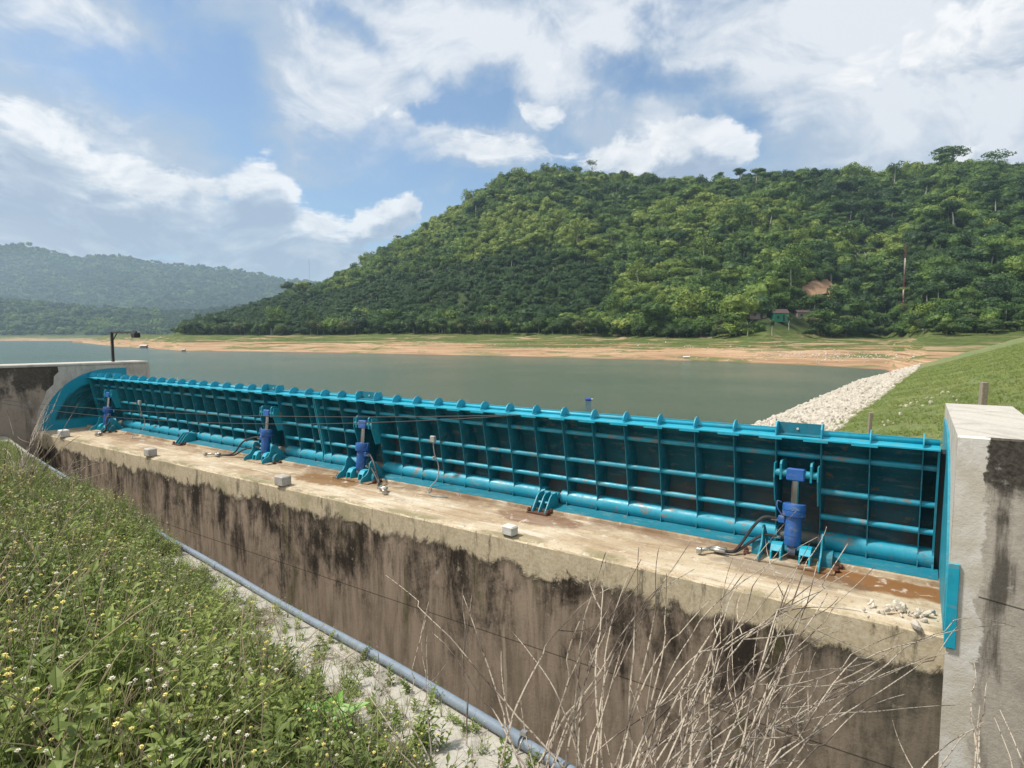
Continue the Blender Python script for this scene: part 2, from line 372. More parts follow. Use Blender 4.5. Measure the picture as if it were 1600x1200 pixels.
def mat_terrain():
    mt, N = mat('shore_and_hill_ground'); p = GP(N); x, y, z = N.xyz(p)
    n = N.noise(p, .02, 8, .6); n2 = N.noise(N.scale(p, (.012, .012, .9)), 1.0, 9, .62, 1.2); f = N.noise(p, .35, 6, .65)
    lay = N.noise(N.scale(p, (.02, .02, 2.6)), 1.0, 7, .7, .8)
    sand = N.ramp(lay, [(.3, (.16, .10, .058)), (.45, (.34, .21, .12)), (.58, (.44, .30, .185)), (.75, (.54, .42, .29))])
    sand = N.mix(N.ss(f, .55, .72, 0, .5), sand, (.26, .155, .085))
    grass = N.mix(N.ss(f, .35, .65), (.052, .075, .02), (.105, .135, .035))
    grass = N.mix(N.ss(n2, .55, .7, 0, .5), grass, (.15, .13, .06))
    g = N.m('ADD', N.m('ADD', N.m('MULTIPLY', z, .135), 0.28), N.m('MULTIPLY', N.m('SUBTRACT', n2, .5), 2.9))
    g = N.m('ADD', g, N.m('MULTIPLY', N.m('SUBTRACT', f, .5), .7))
    c = N.mix(N.ss(g, .0, .22), sand, grass)
    c = N.mix(N.m('MULTIPLY', N.ss(N.noise(N.scale(p, (.035, .035, .6)), 1.0, 8, .65, 1.0), .50, .60), N.ss(z, 5, 2)), c, N.mix(N.ss(n, .4, .6), (.12, .14, .05), (.34, .24, .145)))
    wet = N.ss(z, -6.05, -6.40); c = N.mix(N.m('MULTIPLY', wet, .55), c, (.12, .08, .05))
    hill = N.ss(z, 5, 9); c = N.mix(hill, c, N.mix(f, (.03, .05, .015), (.06, .08, .03)))
    finish(N, c, .95, f, .5, 1.0, spec=.1); return mt
GROUND = mat_terrain()
def mat_damgrass():
    mt, N = mat('mown_dam_grass'); p = GP(N)
    n = N.noise(p, .13, 8, .6, .4); f = N.noise(p, 3.2, 8, .72); rowz = N.noise(N.scale(p, (1, .05, 1)), .5, 5, .6)
    c = N.mix(N.ss(f, .33, .67), (.11, .135, .055), (.21, .24, .11))
    c = N.mix(N.ss(n, .45, .65, 0, .65), c, (.24, .225, .105)); c = N.mix(N.ss(rowz, .5, .65, 0, .4), c, (.12, .20, .085))
    c = N.mix(N.ss(N.noise(p, .5, 7, .7), .66, .72, 0, .7), c, (.4, .36, .28))
    finish(N, c, .95, f, .7, .12, spec=.1); return mt
DAMG = mat_damgrass()
def mat_bank():
    mt, N = mat('bank_soil'); p = GP(N); f = N.noise(p, 9, 8, .7)
    c = N.mix(N.ss(f, .35, .65), (.028, .03, .013), (.085, .075, .04)); c = N.mix(N.ss(N.noise(p, 2, 5), .5, .7, 0, .6), c, (.04, .065, .015))
    finish(N, c, .95, f, .7, .03, spec=.1); return mt
BANK = mat_bank()
def mat_water():
    mt, N = mat('lake_water'); p = GP(N); x, y, z = N.xyz(p)
    w1 = N.noise(N.scale(p, (1, 1, 1)), 1.7, 7, .66, .4); w2 = N.noise(N.scale(p, (.8, .8, 1)), .5, 4, .55, .3)
    h = N.m('ADD', N.m('MULTIPLY', w1, .42), N.m('MULTIPLY', w2, .30))
    shoal = N.ss(N.noise(N.scale(p, (1, 1, 1)), .012, 2), .3, .7)
    c = N.mix(shoal, (.055, .105, .078), (.068, .12, .09))
    rs = N.ss(N.noise(p, .02, 5, .6), .35, .65, .12, .16)
    b = N.node('ShaderNodeBump', {'Strength': .85, 'Distance': 1.0, 'Height': h})
    s = N.node('ShaderNodeBsdfPrincipled', {'Base Color': c, 'Roughness': rs, 'IOR': 1.33, 'Normal': b, 'Specular IOR Level': .5})
    o = N.n.new('ShaderNodeOutputMaterial'); N.l.new(s, o.inputs[0]); return mt
WATER = mat_water()
def leafmat(name, stops, rand='inst', rough=.55, trans=.25):
    mt, N = mat(name)
    if rand == 'inst': t = N.node('ShaderNodeAttribute', attribute_type='INSTANCER', attribute_name='tone', out=2)
    else: t = N.node('ShaderNodeObjectInfo', out=5)
    v = N.noise(N.node('ShaderNodeTexCoord', out=3), 3.0, 3)
    t = N.m('ADD', t, N.m('MULTIPLY', N.m('SUBTRACT', v, .5), .35))
    c = N.ramp(t, stops)
    a = N.node('ShaderNodeBsdfPrincipled', {'Base Color': c, 'Roughness': rough, 'Specular IOR Level': .25})
    b = N.node('ShaderNodeBsdfTranslucent', {'Color': N.mix(.5, c, (.12, .2, .02))})
    mx = N.node('ShaderNodeMixShader', {0: trans, 1: a, 2: b})
    o = N.n.new('ShaderNodeOutputMaterial'); N.l.new(mx, o.inputs[0]); return mt
ST = [(0, (.018, .042, .018)), (.35, (.042, .088, .026)), (.62, (.09, .16, .032)), (.85, (.17, .25, .045)), (1, (.24, .30, .06))]
LEAF = leafmat('forest_leaves', ST)
LEAFO = leafmat('tree_leaves', [(0, (.022, .046, .018)), (.4, (.045, .085, .024)), (.75, (.085, .14, .032)), (1, (.12, .13, .05))], 'obj')
BARK = plain('pale_bark', (.22, .19, .15), .9, 0, .5, 3)
WBARK = plain('white_bark', (.42, .40, .36), .9, 0, .3, 2)
WEED = leafmat('weed_leaves', [(0, (.10, .125, .04)), (.4, (.20, .255, .07)), (.75, (.31, .37, .10)), (1, (.43, .43, .19))], 'inst', .5, .35)
STRAW = plain('dry_straw', (.38, .30, .19), .9, 0, .5, 30)
YELLOW = plain('yellow_petals', (.70, .60, .18), .7, 0, .1)
CREAM = plain('cream_flower_heads', (.66, .61, .48), .8, 0, .2)
ROCK = plain('pale_riprap_stone', (.56, .51, .43), .9, 0, .5, 2.5, .6)
def mat_stem():
    mt, N = mat('dry_spiky_stems'); p = GP(N)
    n = N.noise(p, 60, 3, .6); t = N.noise(p, 3.0, 3)
    c = N.mix(N.ss(n, .36, .50), (.12, .085, .06), (.42, .36, .28)); c = N.mix(N.ss(t, .48, .62, 0, .85), c, (.045, .028, .022))
    finish(N, c, .9, n, .5, .004); return mt
STEM = mat_stem()
PIPEM = plain('grey_blue_pvc', (.20, .245, .295), .45, 0, .25, 14)

# ------------------------------------------------------------------ GN scatter
def scatter(name, pts, rot, scl, idx, tone, sources, label, cat=None):
    col = bpy.data.collections.new(name+'_sources')
    for i, so_ in enumerate(sources):
        so_.name = '%s_kind_%02d' % (name, i); C.objects.unlink(so_); col.objects.link(so_)
    n = len(pts); me = bpy.data.meshes.new(name); me.vertices.add(n)
    me.vertices.foreach_set('co', np.asarray(pts, dtype=np.float32).ravel())
    a = me.attributes.new('rot', 'FLOAT_VECTOR', 'POINT'); a.data.foreach_set('vector', np.asarray(rot, dtype=np.float32).ravel())
    a = me.attributes.new('scl', 'FLOAT_VECTOR', 'POINT'); a.data.foreach_set('vector', np.asarray(scl, dtype=np.float32).ravel())
    a = me.attributes.new('idx', 'INT', 'POINT'); a.data.foreach_set('value', np.asarray(idx, dtype=np.int32))
    a = me.attributes.new('tone', 'FLOAT', 'POINT'); a.data.foreach_set('value', np.asarray(tone, dtype=np.float32))
    for s_ in sources:
        for mt in s_.data.materials:
            if mt.name not in me.materials: me.materials.append(mt)
    o = bpy.data.objects.new(name, me); C.objects.link(o)
    g = bpy.data.node_groups.new(name+'_nodes', 'GeometryNodeTree')
    g.interface.new_socket('Geometry', in_out='INPUT', socket_type='NodeSocketGeometry'); g.interface.new_socket('Geometry', in_out='OUTPUT', socket_type='NodeSocketGeometry')
    gi = g.nodes.new('NodeGroupInput'); go = g.nodes.new('NodeGroupOutput')
    ip = g.nodes.new('GeometryNodeInstanceOnPoints'); ci = g.nodes.new('GeometryNodeCollectionInfo'); ci.inputs[0].default_value = col
    ci.inputs['Separate Children'].default_value = True; ci.inputs['Reset Children'].default_value = True
    def at(nm, ty):
        q = g.nodes.new('GeometryNodeInputNamedAttribute'); q.data_type = ty; q.inputs[0].default_value = nm; return q.outputs[0]
    g.links.new(gi.outputs[0], ip.inputs['Points']); g.links.new(ci.outputs[0], ip.inputs['Instance'])
    ip.inputs['Pick Instance'].default_value = True
    g.links.new(at('idx', 'INT'), ip.inputs['Instance Index']); g.links.new(at('scl', 'FLOAT_VECTOR'), ip.inputs['Scale'])
    er = g.nodes.new('FunctionNodeEulerToRotation'); g.links.new(at('rot', 'FLOAT_VECTOR'), er.inputs[0]); g.links.new(er.outputs[0], ip.inputs['Rotation'])
    g.links.new(ip.outputs[0], go.inputs[0])
    md = o.modifiers.new('scatter', 'NODES'); md.node_group = g
    tag(o, label, cat, None, 'stuff'); return o

# ------------------------------------------------------------------ water, dam, shore, hills
WL = EYE-9.5
MBw = MB(); MBw.add([(-9000, -200, WL), (3000, -200, WL), (3000, 9000, WL), (-9000, 9000, WL)], [(0, 1, 2, 3)])
tag(MBw.build('water', WATER), kind='structure')
ks = np.interp
SH_u = [60, 95, 130, 180, 230, 285, 400, 560, 700, 850, 1000, 1100, 1200, 1300, 1385, 1412, 1450, 1600, 2100]
SH_y = [530.5, 531.5, 536, 541.5, 544, 548.5, 549.5, 552, 555, 558, 562, 564, 568.5, 573, 578, 587, 607, 616, 616]
def shore(u): return 9.5*F/(ks(u, SH_u, SH_y)-HY)
TB_u = [60, 95, 180, 270, 400, 560, 800, 900, 950, 1010, 1200, 1450, 1600, 2100]
TB_y = [527, 524, 522, 523, 524, 522.5, 523, 523.5, 526, 528.5, 529, 527, 521, 515]
TB_r = [1.2, 1.3, 1.5, 1.35, 1.3, 1.3, 1.35, 1.35, 1.4, 1.32, 1.3, 2.3, 2.5, 2.5]
def tbase(u):
    Z = shore(u)*ks(u, TB_u, TB_r); return Z, EYE-(ks(u, TB_u, TB_y)-HY)*Z/F
RG_u = [60, 180, 240, 270, 300, 340, 400, 450, 500, 560, 620, 680, 740, 780, 830, 880, 930, 1000, 1060, 1100, 1200, 1250, 1290, 1340, 1400, 1480, 1540, 1600, 1700, 1900, 2100]
RG_y = [523, 520, 518, 512, 500, 490, 474, 459, 450, 424, 386, 352, 315, 287, 278, 282, 288, 294, 296, 295, 290, 285, 280, 281, 274, 268, 276, 282, 290, 310, 330]
RG_Z = [1000, 900, 800, 760, 760, 760, 780, 790, 800, 800, 800, 800, 800, 800, 800, 790, 780, 760, 740, 730, 700, 690, 680, 670, 660, 640, 630, 620, 610, 600, 600]
def ridge(u):
    Z = ks(u, RG_u, RG_Z); y = ks(u, RG_u, RG_y); return Z, EYE+(HY-y)*Z/F-7.5
def zA(u, Z):
    u = np.asarray(u, float); Z = np.asarray(Z, float)
    s = shore(u); tz, th = tbase(u); rz, rh = ridge(u)
    X = ray_x(u)*Z; Y = ray_y(u)*Z
    t = (Z-s)/(tz-s); beach = WL+(th-WL)*np.clip(t, 0, 1)**.85
    beach = beach+fbm(X/26, Y/26, 4)*2.2*np.clip(t*4, 0, 1)*np.clip((1.15-t)*3, 0, 1)
    below = WL+(Z-s)*.06
    q = np.clip((Z-tz)/(rz-tz), 0, 1)
    prof = .30*q+.70*(q*q*(3-2*q))**.9
    hillz = th+(rh-th)*prof+fbm(X/95, Y/95, 4)*30*np.clip((rh-th)/120, 0, 1)*np.sin(np.pi*q)
    z = np.where(Z < s, np.maximum(below, WL-6), np.where(Z < tz, beach, hillz))
    back = rh-(Z-rz)*.55
    z = np.where(Z > rz, np.maximum(back, np.minimum(0, rh)) if np.ndim(z) == 0 else np.maximum(back, WL-3), z)
    return z
_e0 = np.array([ray(0, HY), ray(1, HY)])/F
def ray_x(u): return _e0[0][0]+(np.asarray(u, float))*(_e0[1][0]-_e0[0][0])
def ray_y(u): return _e0[0][1]+(np.asarray(u, float))*(_e0[1][1]-_e0[0][1])
us = np.linspace(62, 2100, 700); k = np.linspace(0, 1, 190)
U = np.repeat(us[:, None], 190, 1); s0 = shore(U)*.82; Zg = s0*(np.maximum(1500, s0*1.5)/s0)**(k[None, :]**1.05)
V = np.stack([ray_x(U)*Zg, ray_y(U)*Zg, zA(U, Zg)], -1)
grid_mesh('hillside', V, GROUND)
# wooded shore to the left, beyond the open water
MR_u = [-900, -500, -200, 0, 60, 120, 200, 300, 400, 520, 640]; MR_y = [455, 458, 462, 466, 471, 478, 484, 484, 474, 482, 500]
def zB(u, Z):
    u = np.asarray(u, float); s = 1330+u*0; tz = 1600; rz = 2150
    X = ray_x(u)*Z; Y = ray_y(u)*Z
    rh = EYE+(HY-ks(u, MR_u, MR_y))*rz/F-6
    z = np.where(Z < tz, WL-3+(Z-s+60)/(tz-s+60)*16.0, 0)
    q = np.clip((Z-tz)/(rz-tz), 0, 1)
    return np.where(Z < tz, z+fbm(X/60, Y/60)*2, np.where(Z > rz, rh-(Z-rz)*.3, 6.5+(rh-6.5)*q**.9+fbm(X/160, Y/160)*34*np.sin(np.pi*q)))
us = np.linspace(-900, 640, 320); Zs = np.linspace(1270, 2600, 90); U, Zg = np.meshgrid(us, Zs, indexing='ij')
grid_mesh('wooded_ridge', np.stack([ray_x(U)*Zg, ray_y(U)*Zg, zB(U, Zg)], -1), GROUND)
FR_u = [-900, -400, -100, 0, 30, 60, 100, 130, 160, 200, 250, 300, 350, 400, 430, 450, 490, 530, 640, 800]
FR_y = [400, 392, 384, 384, 383, 388, 397, 403, 400, 402, 411, 416, 420, 427, 433, 438, 439, 450, 480, 520]
def zC(u, Z):
    u = np.asarray(u, float); tz, rz = 2700., 4100.
    X = ray_x(u)*Z; Y = ray_y(u)*Z; rh = EYE+(HY-ks(u, FR_u, FR_y))*rz/F-9
    q = np.clip((Z-tz)/(rz-tz), 0, 1)
    return np.where(Z > rz, rh-(Z-rz)*.4, 10+(rh-10)*(.55*q+.45*q*q)+(fbm(X/420, Y/420, 5)*230)*np.sin(np.pi*q)**1.0*np.clip(1.4-q, 0, 1))
us = np.linspace(-900, 800, 380); Zs = np.linspace(2500, 4700, 120); U, Zg = np.meshgrid(us, Zs, indexing='ij')
grid_mesh('far_hills', np.stack([ray_x(U)*Zg, ray_y(U)*Zg, zC(U, Zg)], -1), GROUND)
# plain far ground behind everything so the world goes on beyond the lake
# earth dam with grassed slope
DS = .35
def dam_x0(Y): return -16.7+.045*Y
def dam_z(X, Y): return WL+DS*(X-dam_x0(Y))
ys = np.concatenate([np.linspace(9.9, 60, 70), np.linspace(61, 158, 60), [161, 166, 172]]); cs = np.linspace(-5, 27.2, 70)
V = np.zeros((len(ys), len(cs)+3, 3))
for i, Y in enumerate(ys):
    fall = max(0, Y-158)*.35
    for j, c_ in enumerate(cs):
        X = dam_x0(Y)+c_; V[i, j] = (X, Y, dam_z(X, Y)-fall+.10*math.sin(X*1.7+Y*.9)*math.sin(Y*.31)*(c_ > 0))
    top = V[i, len(cs)-1]
    for j, (dx, dz) in enumerate(((3, 0.02), (5.5, 0), (26, -8))): V[i, len(cs)+j] = (top[0]+dx, Y, top[2]+dz)
grid_mesh('dam_slope', V, DAMG)

# ------------------------------------------------------------------ crowns and trees
def crown_mesh(name, seed, n=420, card=.12, lobes=9, flat=.72, mats=None, core=True, stem=False):
    r = random.Random(seed); b = MB(); cen = []
    for i in range(lobes):
        a = r.uniform(0, 6.28); rr = r.uniform(.25, .62) if i else 0; cen.append((Vector((math.cos(a)*rr, math.sin(a)*rr, r.uniform(-.25, .45)*flat)), r.uniform(.30, .52)))
    if core:
        for c, q in cen:
            vs = []; fs = []; nu, nv = 6, 4
            for j in range(nv+1):
                for i in range(nu):
                    t = math.pi*j/nv; a = 2*math.pi*i/nu+j
                    vs.append(c+Vector((math.sin(t)*math.cos(a), math.sin(t)*math.sin(a), math.cos(t)*flat))*q*.78*r.uniform(.85, 1.1))
            for j in range(nv):
                for i in range(nu): fs.append((j*nu+i, j*nu+(i+1) % nu, (j+1)*nu+(i+1) % nu, (j+1)*nu+i))
            b.add(vs, fs)
    for i in range(n):
        c, q = r.choice(cen); d = Vector((r.gauss(0, 1), r.gauss(0, 1), r.gauss(.25, 1))).normalized()
        p = c+Vector((d.x, d.y, d.z*flat))*q*r.uniform(.80, 1.12)
        nrm = (d+Vector((r.uniform(-1, 1), r.uniform(-1, 1), r.uniform(-.6, 1)))*.75).normalized()
        u = nrm.orthogonal().normalized(); u.rotate(Matrix.Rotation(r.uniform(0, 6.28), 3, nrm)); w = nrm.cross(u)
        s = card*r.uniform(.6, 1.4); u = u*s; w = w*s*.6
        b.add([p-u, p+w*.9, p+u, p-w*.9], [(0, 1, 2, 3)])
    if stem: b.tube([(0, 0, -1.9), (.03, 0, -.9), (0, .02, .1)], [.055, .045, .03], 5, mi=1)
    me = bpy.data.meshes.new(name); me.from_pydata(b.v, [], b.f); me.materials.append(mats or LEAF); me.materials.append(WBARK); me.polygons.foreach_set('material_index', b.mi); me.update()
    o = bpy.data.objects.new(name, me); C.objects.link(o); return o
def u_of(X, Y, Zz=None):
    c = R.T @ np.array([X, Y, 0.0]); return c
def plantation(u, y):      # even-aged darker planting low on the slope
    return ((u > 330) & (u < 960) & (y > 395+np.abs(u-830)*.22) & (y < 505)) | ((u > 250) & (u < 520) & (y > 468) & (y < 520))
def forest(name, zf, ulo, uhi, Zlo, Zhi, n, size, cards, ncard, label, tone0, keep=None):
    src = [crown_mesh('crown', 40+i, ncard, cards, (7, 15, 10, 18, 12, 5, 9, 14)[i], (.65, .8, 1.15, .7, .95, .55, 1.0, .6)[i], core=i < 6, stem=i in (5, 6)) for i in range(8)]
    u = rng.uniform(ulo, uhi, n*2)
    zz = np.sqrt(rng.uniform(Zlo**2, Zhi**2, n*2)) if np.isscalar(Zlo) else None
    if zz is None:
        lo, hi = Zlo(u), Zhi(u); w = rng.uniform(0, 1, n*2); zz = np.sqrt(lo**2+(hi**2-lo**2)*w)
        # keep area density even
        area = (hi**2-lo**2); kp = rng.uniform(0, 1, n*2) < area/area.max(); u, zz = u[kp], zz[kp]
    u, zz = u[:n], zz[:n]
    g = zf(u, zz); X = ray_x(u)*zz; Y = ray_y(u)*zz
    py = HY-(g-EYE)/zz*F
    if keep is not None:
        kk = keep(u, py, zz, X, Y, g); u, zz, g, X, Y, py = u[kk], zz[kk], g[kk], X[kk], Y[kk], py[kk]
    m_ = len(u); sc = size*np.clip(rng.lognormal(-.08, .33, m_), .45, 2.0)
    pl = plantation(u, py); sc = np.where(pl, size*.85*rng.uniform(.9, 1.1, m_), sc)
    pts = np.stack([X, Y, g+sc*.55+np.where(rng.uniform(0, 1, m_) < .10, sc*.7, 0)], -1)
    kd = rng.choice(8, m_, p=[.15, .16, .13, .16, .16, .06, .06, .12]) if zf is zA else rng.integers(0, 5, m_); pts[:, 2] += np.where((kd == 5) | (kd == 6), sc*.75, 0)
    rot = np.stack([rng.uniform(-.15, .15, m_), rng.uniform(-.15, .15, m_), rng.uniform(0, 6.28, m_)], -1)
    scl = np.stack([sc, sc, sc*rng.uniform(.75, 1.2, m_)], -1)
    patch = fbm(X/80+5, Y/80, 4)
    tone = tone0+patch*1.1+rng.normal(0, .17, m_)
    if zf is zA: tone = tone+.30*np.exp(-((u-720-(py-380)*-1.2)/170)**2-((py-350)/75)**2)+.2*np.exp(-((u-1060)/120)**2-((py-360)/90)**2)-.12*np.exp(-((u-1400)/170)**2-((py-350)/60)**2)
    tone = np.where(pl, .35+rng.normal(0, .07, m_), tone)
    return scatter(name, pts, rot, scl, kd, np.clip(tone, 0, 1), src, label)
def keepA(u, py, Z, X, Y, g):
    slide = ((u-1278)/30)**2+((py-460)/20)**2 < 1
    road = (u > 1380) & (np.abs(py-496) < 5)
    yard = (u > 1160) & (u < 1264) & (py > 486) & (py < 530) & (rng.uniform(0, 1, len(u)) < .93)
    low = (u < 285)
    return ~(slide | road | yard | low)
forest('hillside_forest', zA, 270, 2050, lambda u: tbase(u)[0]+6, lambda u: ridge(u)[0]+45, 16000, 5.6, .078, 800,
       'dense green forest covering the large hill behind the lake', .60, keepA)
forest('left_shore_forest', zB, -850, 630, 1600., 2200., 9000, 7.2, .16, 130, 'wooded ridge beyond the open water at the left', .55)
forest('far_hill_forest', zC, -850, 780, 2750., 4250., 30000, 11.5, .2, 80, 'hazy forested hills far away at the left', .52)

crowns = [crown_mesh('crown', 90+i, 1300, .085, 11+i, .75+.06*i, LEAFO) for i in range(4)]
airy = crown_mesh('crown', 111, 420, .075, 9, .55, LEAFO, core=False)
fine_crown = crown_mesh('crown', 112, 900, .07, 12, .5, LEAFO, core=False)
def trunk_mesh(name, h, r, mt, seed=1, limbs=4, top=None):
    q = random.Random(seed); b = MB(); L = 6
    pts = [Vector((q.uniform(-.04, .04)*h*i/L, q.uniform(-.04, .04)*h*i/L, h*i/L)) for i in range(L+1)]
    b.tube(pts, [r*(1-.55*i/L) for i in range(L+1)], 6)
    for i in range(limbs):
        a = q.uniform(0, 6.28); s_ = pts[L-1-(i % 2)]; e = s_+Vector((math.cos(a), math.sin(a), 1.1))*h*q.uniform(.18, .34)
        b.tube([s_, (s_+e)/2+Vector((0, 0, .02*h)), e], [r*.45, r*.3, r*.14], 5)
    return b.build(name, mt)
trunks = [trunk_mesh('trunk', 1, .035, BARK, i) for i in range(2)]+[trunk_mesh('trunk', 1, .03, WBARK, 5)]
protos = crowns+[airy, fine_crown]+trunks
for o in protos: C.objects.unlink(o)
def tree(x, y, z, h, w, ci, ti, label, name='broadleaf_tree', group=None, cat='tree', th=.6, ch=None):
    t = thing(name, label, cat, (x, y, z-.3), rnd.uniform(0, 6.28), group)
    c = protos[ci].copy(); c.name = 'crown'; C.objects.link(c); c.parent = t; ch = ch or h*.42
    c.location = (0, 0, h-ch*.75); c.scale = (w/2, w/2, ch)
    k_ = protos[6+ti].copy(); k_.name = 'trunk'; C.objects.link(k_); k_.parent = t; k_.scale = (h*.75, h*.75, h*th+.3)
    return t
for i in range(120):
    u = 275+i*(1600-275)/119+rnd.uniform(-4, 4)
    if 1160 < u < 1264: continue
    tz, th = tbase(u); Z = float(tz)+rnd.uniform(-2, 10); z = float(zA(np.array([u]), np.array([Z]))[0])
    sz = rnd.uniform(.75, 1.25); Zk = Z
    left = u < 950
    h = (9.5 if left else 7.0)*sz*(Z/400)**.4
    if rnd.random() < .25: h *= .6
    X, Y = float(ray_x(u)*Zk), float(ray_y(u)*Zk)
    if left: lab = 'dark broadleaf tree in the front row of the wood above the sandy shore'; gr = 'front row trees above the left and middle shore'
    else: lab = 'bushy green tree in the front row above the grassy shore at the right'; gr = 'front row trees above the right shore'
    tree(X, Y, z, h, h*rnd.uniform(.9, 1.4), i % 4, i % 2, lab, group=gr, ch=h*rnd.uniform(.42, .56))
def px_tree(u, ytop, ybase, wpx, ci, ti, label, Z=None, **kw):
    Z = Z or float(ridge(u)[0]); zb = EYE+(HY-ybase)*Z/F; h = (ybase-ytop)*Z/F
    return tree(float(ray_x(u)*Z), float(ray_y(u)*Z), zb, h, wpx*Z/F, ci, ti, label, **kw)
px_tree(1473, 230, 284, 60, 5, 0, 'round spreading tree standing above the skyline of the hill, larger of two', ch=13)
px_tree(1542, 236, 284, 50, 4, 0, 'lacy thin tree on the skyline right of the round spreading tree', ch=11)
px_tree(922, 253, 290, 20, 4, 0, 'small lone tree poking above the hill crest left of the bright cloud', ch=8)
px_tree(1585, 258, 290, 34, 2, 0, 'dark tree on the skyline at the right edge of the photo')
px_tree(624, 366, 384, 14, 4, 0, 'tiny airy tree on the left shoulder of the hill skyline')
px_tree(451, 440, 462, 22, 1, 0, 'bushy dark tree on the low left end of the hill skyline')
for u, yt, yb, w in ((962, 276, 318, 20), (972, 272, 320, 16), (1003, 274, 318, 20), (1010, 282, 320, 14), (894, 300, 322, 14), (1092, 284, 310, 16)):
    Z = 720.; px_tree(u, yt, yb, w, rnd.randrange(4), 2, 'tall tree with a bare white trunk just below the hill crest', Z=Z, group='white trunked trees near the crest', ch=9, th=.85, name='tall_tree')
def hill_tree(u, y, hpx, wpx, ci, ti, label, ch=None, **kw):
    tz = float(tbase(u)[0]); rz = float(ridge(u)[0])
    zs = np.linspace(tz, rz, 300); g = zA(np.full(300, u), zs); py = HY-(g-EYE)/zs*F
    j = int(np.argmin(np.abs(py-y))); Z = zs[j]; h = hpx*Z/F
    return tree(float(ray_x(u)*Z), float(ray_y(u)*Z), float(g[j]), h, wpx*Z/F, ci, ti, label, ch=ch or h*.35, **kw), Z, float(g[j])
hill_tree(953, 398, 36, 34, 5, 2, 'wide flat crowned tree with a white trunk alone on the middle of the slope', th=.8)
for u, y, h_, w in ((1040, 396, 26, 4), (1334, 424, 30, 4), (1347, 420, 24, 4), (676, 424, 26, 10)):
    hill_tree(u, y, h_, w, 4, 2, 'bare pale dead tree trunk rising out of the forest', name='dead_tree', group='bare pale trunks on the slope', th=.95)
for u, y, h_, w in ((1129, 522, 30, 30), (1168, 526, 28, 26), (1206, 524, 30, 8), (1232, 516, 28, 7), (1270, 520, 30, 36), (1319, 518, 30, 34), (1335, 524, 26, 30), (1387, 516, 28, 22), (1495, 512, 30, 24), (1516, 514, 30, 22), (1548, 512, 30, 20), (1556, 514, 32, 22), (1590, 512, 30, 24), (1440, 516, 26, 30)):
    hill_tree(u, y, h_, w, 5, 2, 'slender tree with pale trunk and layered crown near the houses and road', th=.75, group='slender pale trunked trees by the shore road', name='slender_tree', ch=4.2)

# ------------------------------------------------------------------ things on the far shore
def spot(u, y):
    tz = float(shore(u)); rz = float(ridge(u)[0]); zs = np.linspace(tz, rz, 1500); g = zA(np.full(1500, u), zs); py = HY-(g-EYE)/zs*F
    j = int(np.argmax(py <= y)); Z = zs[j]; return Vector((float(ray_x(u)*Z), float(ray_y(u)*Z), float(g[j]))), Z
GREENW = plain('green_wall_paint', (.01, .22, .13), .7); ROOFB = plain('brown_roof_sheet', (.085, .055, .045), .8); WWALL = plain('off_white_wall', (.25, .22, .19), .8)
FACE = math.atan2(R[1][2], R[0][2])-math.pi/2      # local -Y looks at the camera
def house(u, y, wpx, hpx, wallm, label, roofm=ROOFB):
    p, Z = spot(u, y); w = wpx*Z/F; h = hpx*Z/F; t = thing('house', label, 'house', p, FACE)
    b = MB(); d = w*.7
    b.box((0, 0, h*.32), (w, d, h*.64+.4)); b.build('wall', wallm, t)
    r = MB(); e = .5; z0 = h*.64+.2
    r.prism([(-d/2-e, z0), (0, h), (d/2+e, z0), (d/2+e, z0+.12), (0, h+.14), (-d/2-e, z0+.12)], -w/2-e, w/2+e); r.build('roof', roofm, t)
    g = MB(); g.box((-w*.2, -d/2-.01, h*.36), (w*.18, .06, h*.25)); g.build('window', DARKSTEEL, t)
    g = MB(); g.box((w*.2, -d/2-.01, h*.28), (w*.14, .06, h*.5)); g.build('door', DARKSTEEL, t); return t
house(1216, 503, 22, 19, GREENW, 'small green walled house among trees on the far right shore')
house(1180, 499, 26, 19, WWALL, 'brown roofed house left of the green one among the trees')
house(1252, 498, 20, 13, WWALL, 'low brown roofed shed right of the green house')
house(492, 506, 22, 7, WWALL, 'low grey roofed hut half hidden in the wood above the middle shore', GALV)
def raft(u, y, wpx, label, col):
    v = ray(u, y); tt = (WL-EYE)/v[2]; p = Vector((v[0]*tt, v[1]*tt, WL)); Z = 9.5*F/(y-HY); w = wpx*Z/F
    t = thing('floating_hut', label, 'raft hut', p, FACE)
    b = MB(); b.box((0, 0, .15), (w*1.2, w*.8, .5), bev=.05); b.build('raft', BARK, t)
    b = MB(); b.box((0, 0, .4+w*.14), (w*.9, w*.55, w*.28)); b.build('wall', col, t)
    b = MB(); z0 = .4+w*.28; b.prism([(-w*.38, z0), (0, z0+w*.16), (w*.38, z0), (w*.38, z0+.1), (0, z0+w*.16+.1), (-w*.38, z0+.1)], -w*.55, w*.55); b.build('roof', WHITEP, t)
raft(225, 544, 10, 'white roofed floating hut at the sandy left shore right of the lamp', WWALL)
raft(287, 548.8, 5, 'tiny white hut on the shoreline further right than the larger white hut', WWALL)
raft(1072, 562.5, 10, 'grey raft hut moored below the middle of the sandy shore', GREYBOX)
# boat-like float
v = ray(920, 626); tt = (WL-EYE)/v[2]; t = thing('float', 'small blue and white float drifting on the open water', 'float', (v[0]*tt, v[1]*tt, WL), FACE)
b = MB(); b.tube([(-.55, 0, .1), (-.45, 0, .14), (0, 0, .16), (.3, 0, .15), (.4, 0, .12)], [.05, .2, .24, .2, .06], 10); b.build('hull', plain('float_blue', (.02, .07, .42), .4), t)
b = MB(); b.box((.40, 0, .2), (.5, .3, .22), bev=.08); b.build('cap', WHITEP, t)
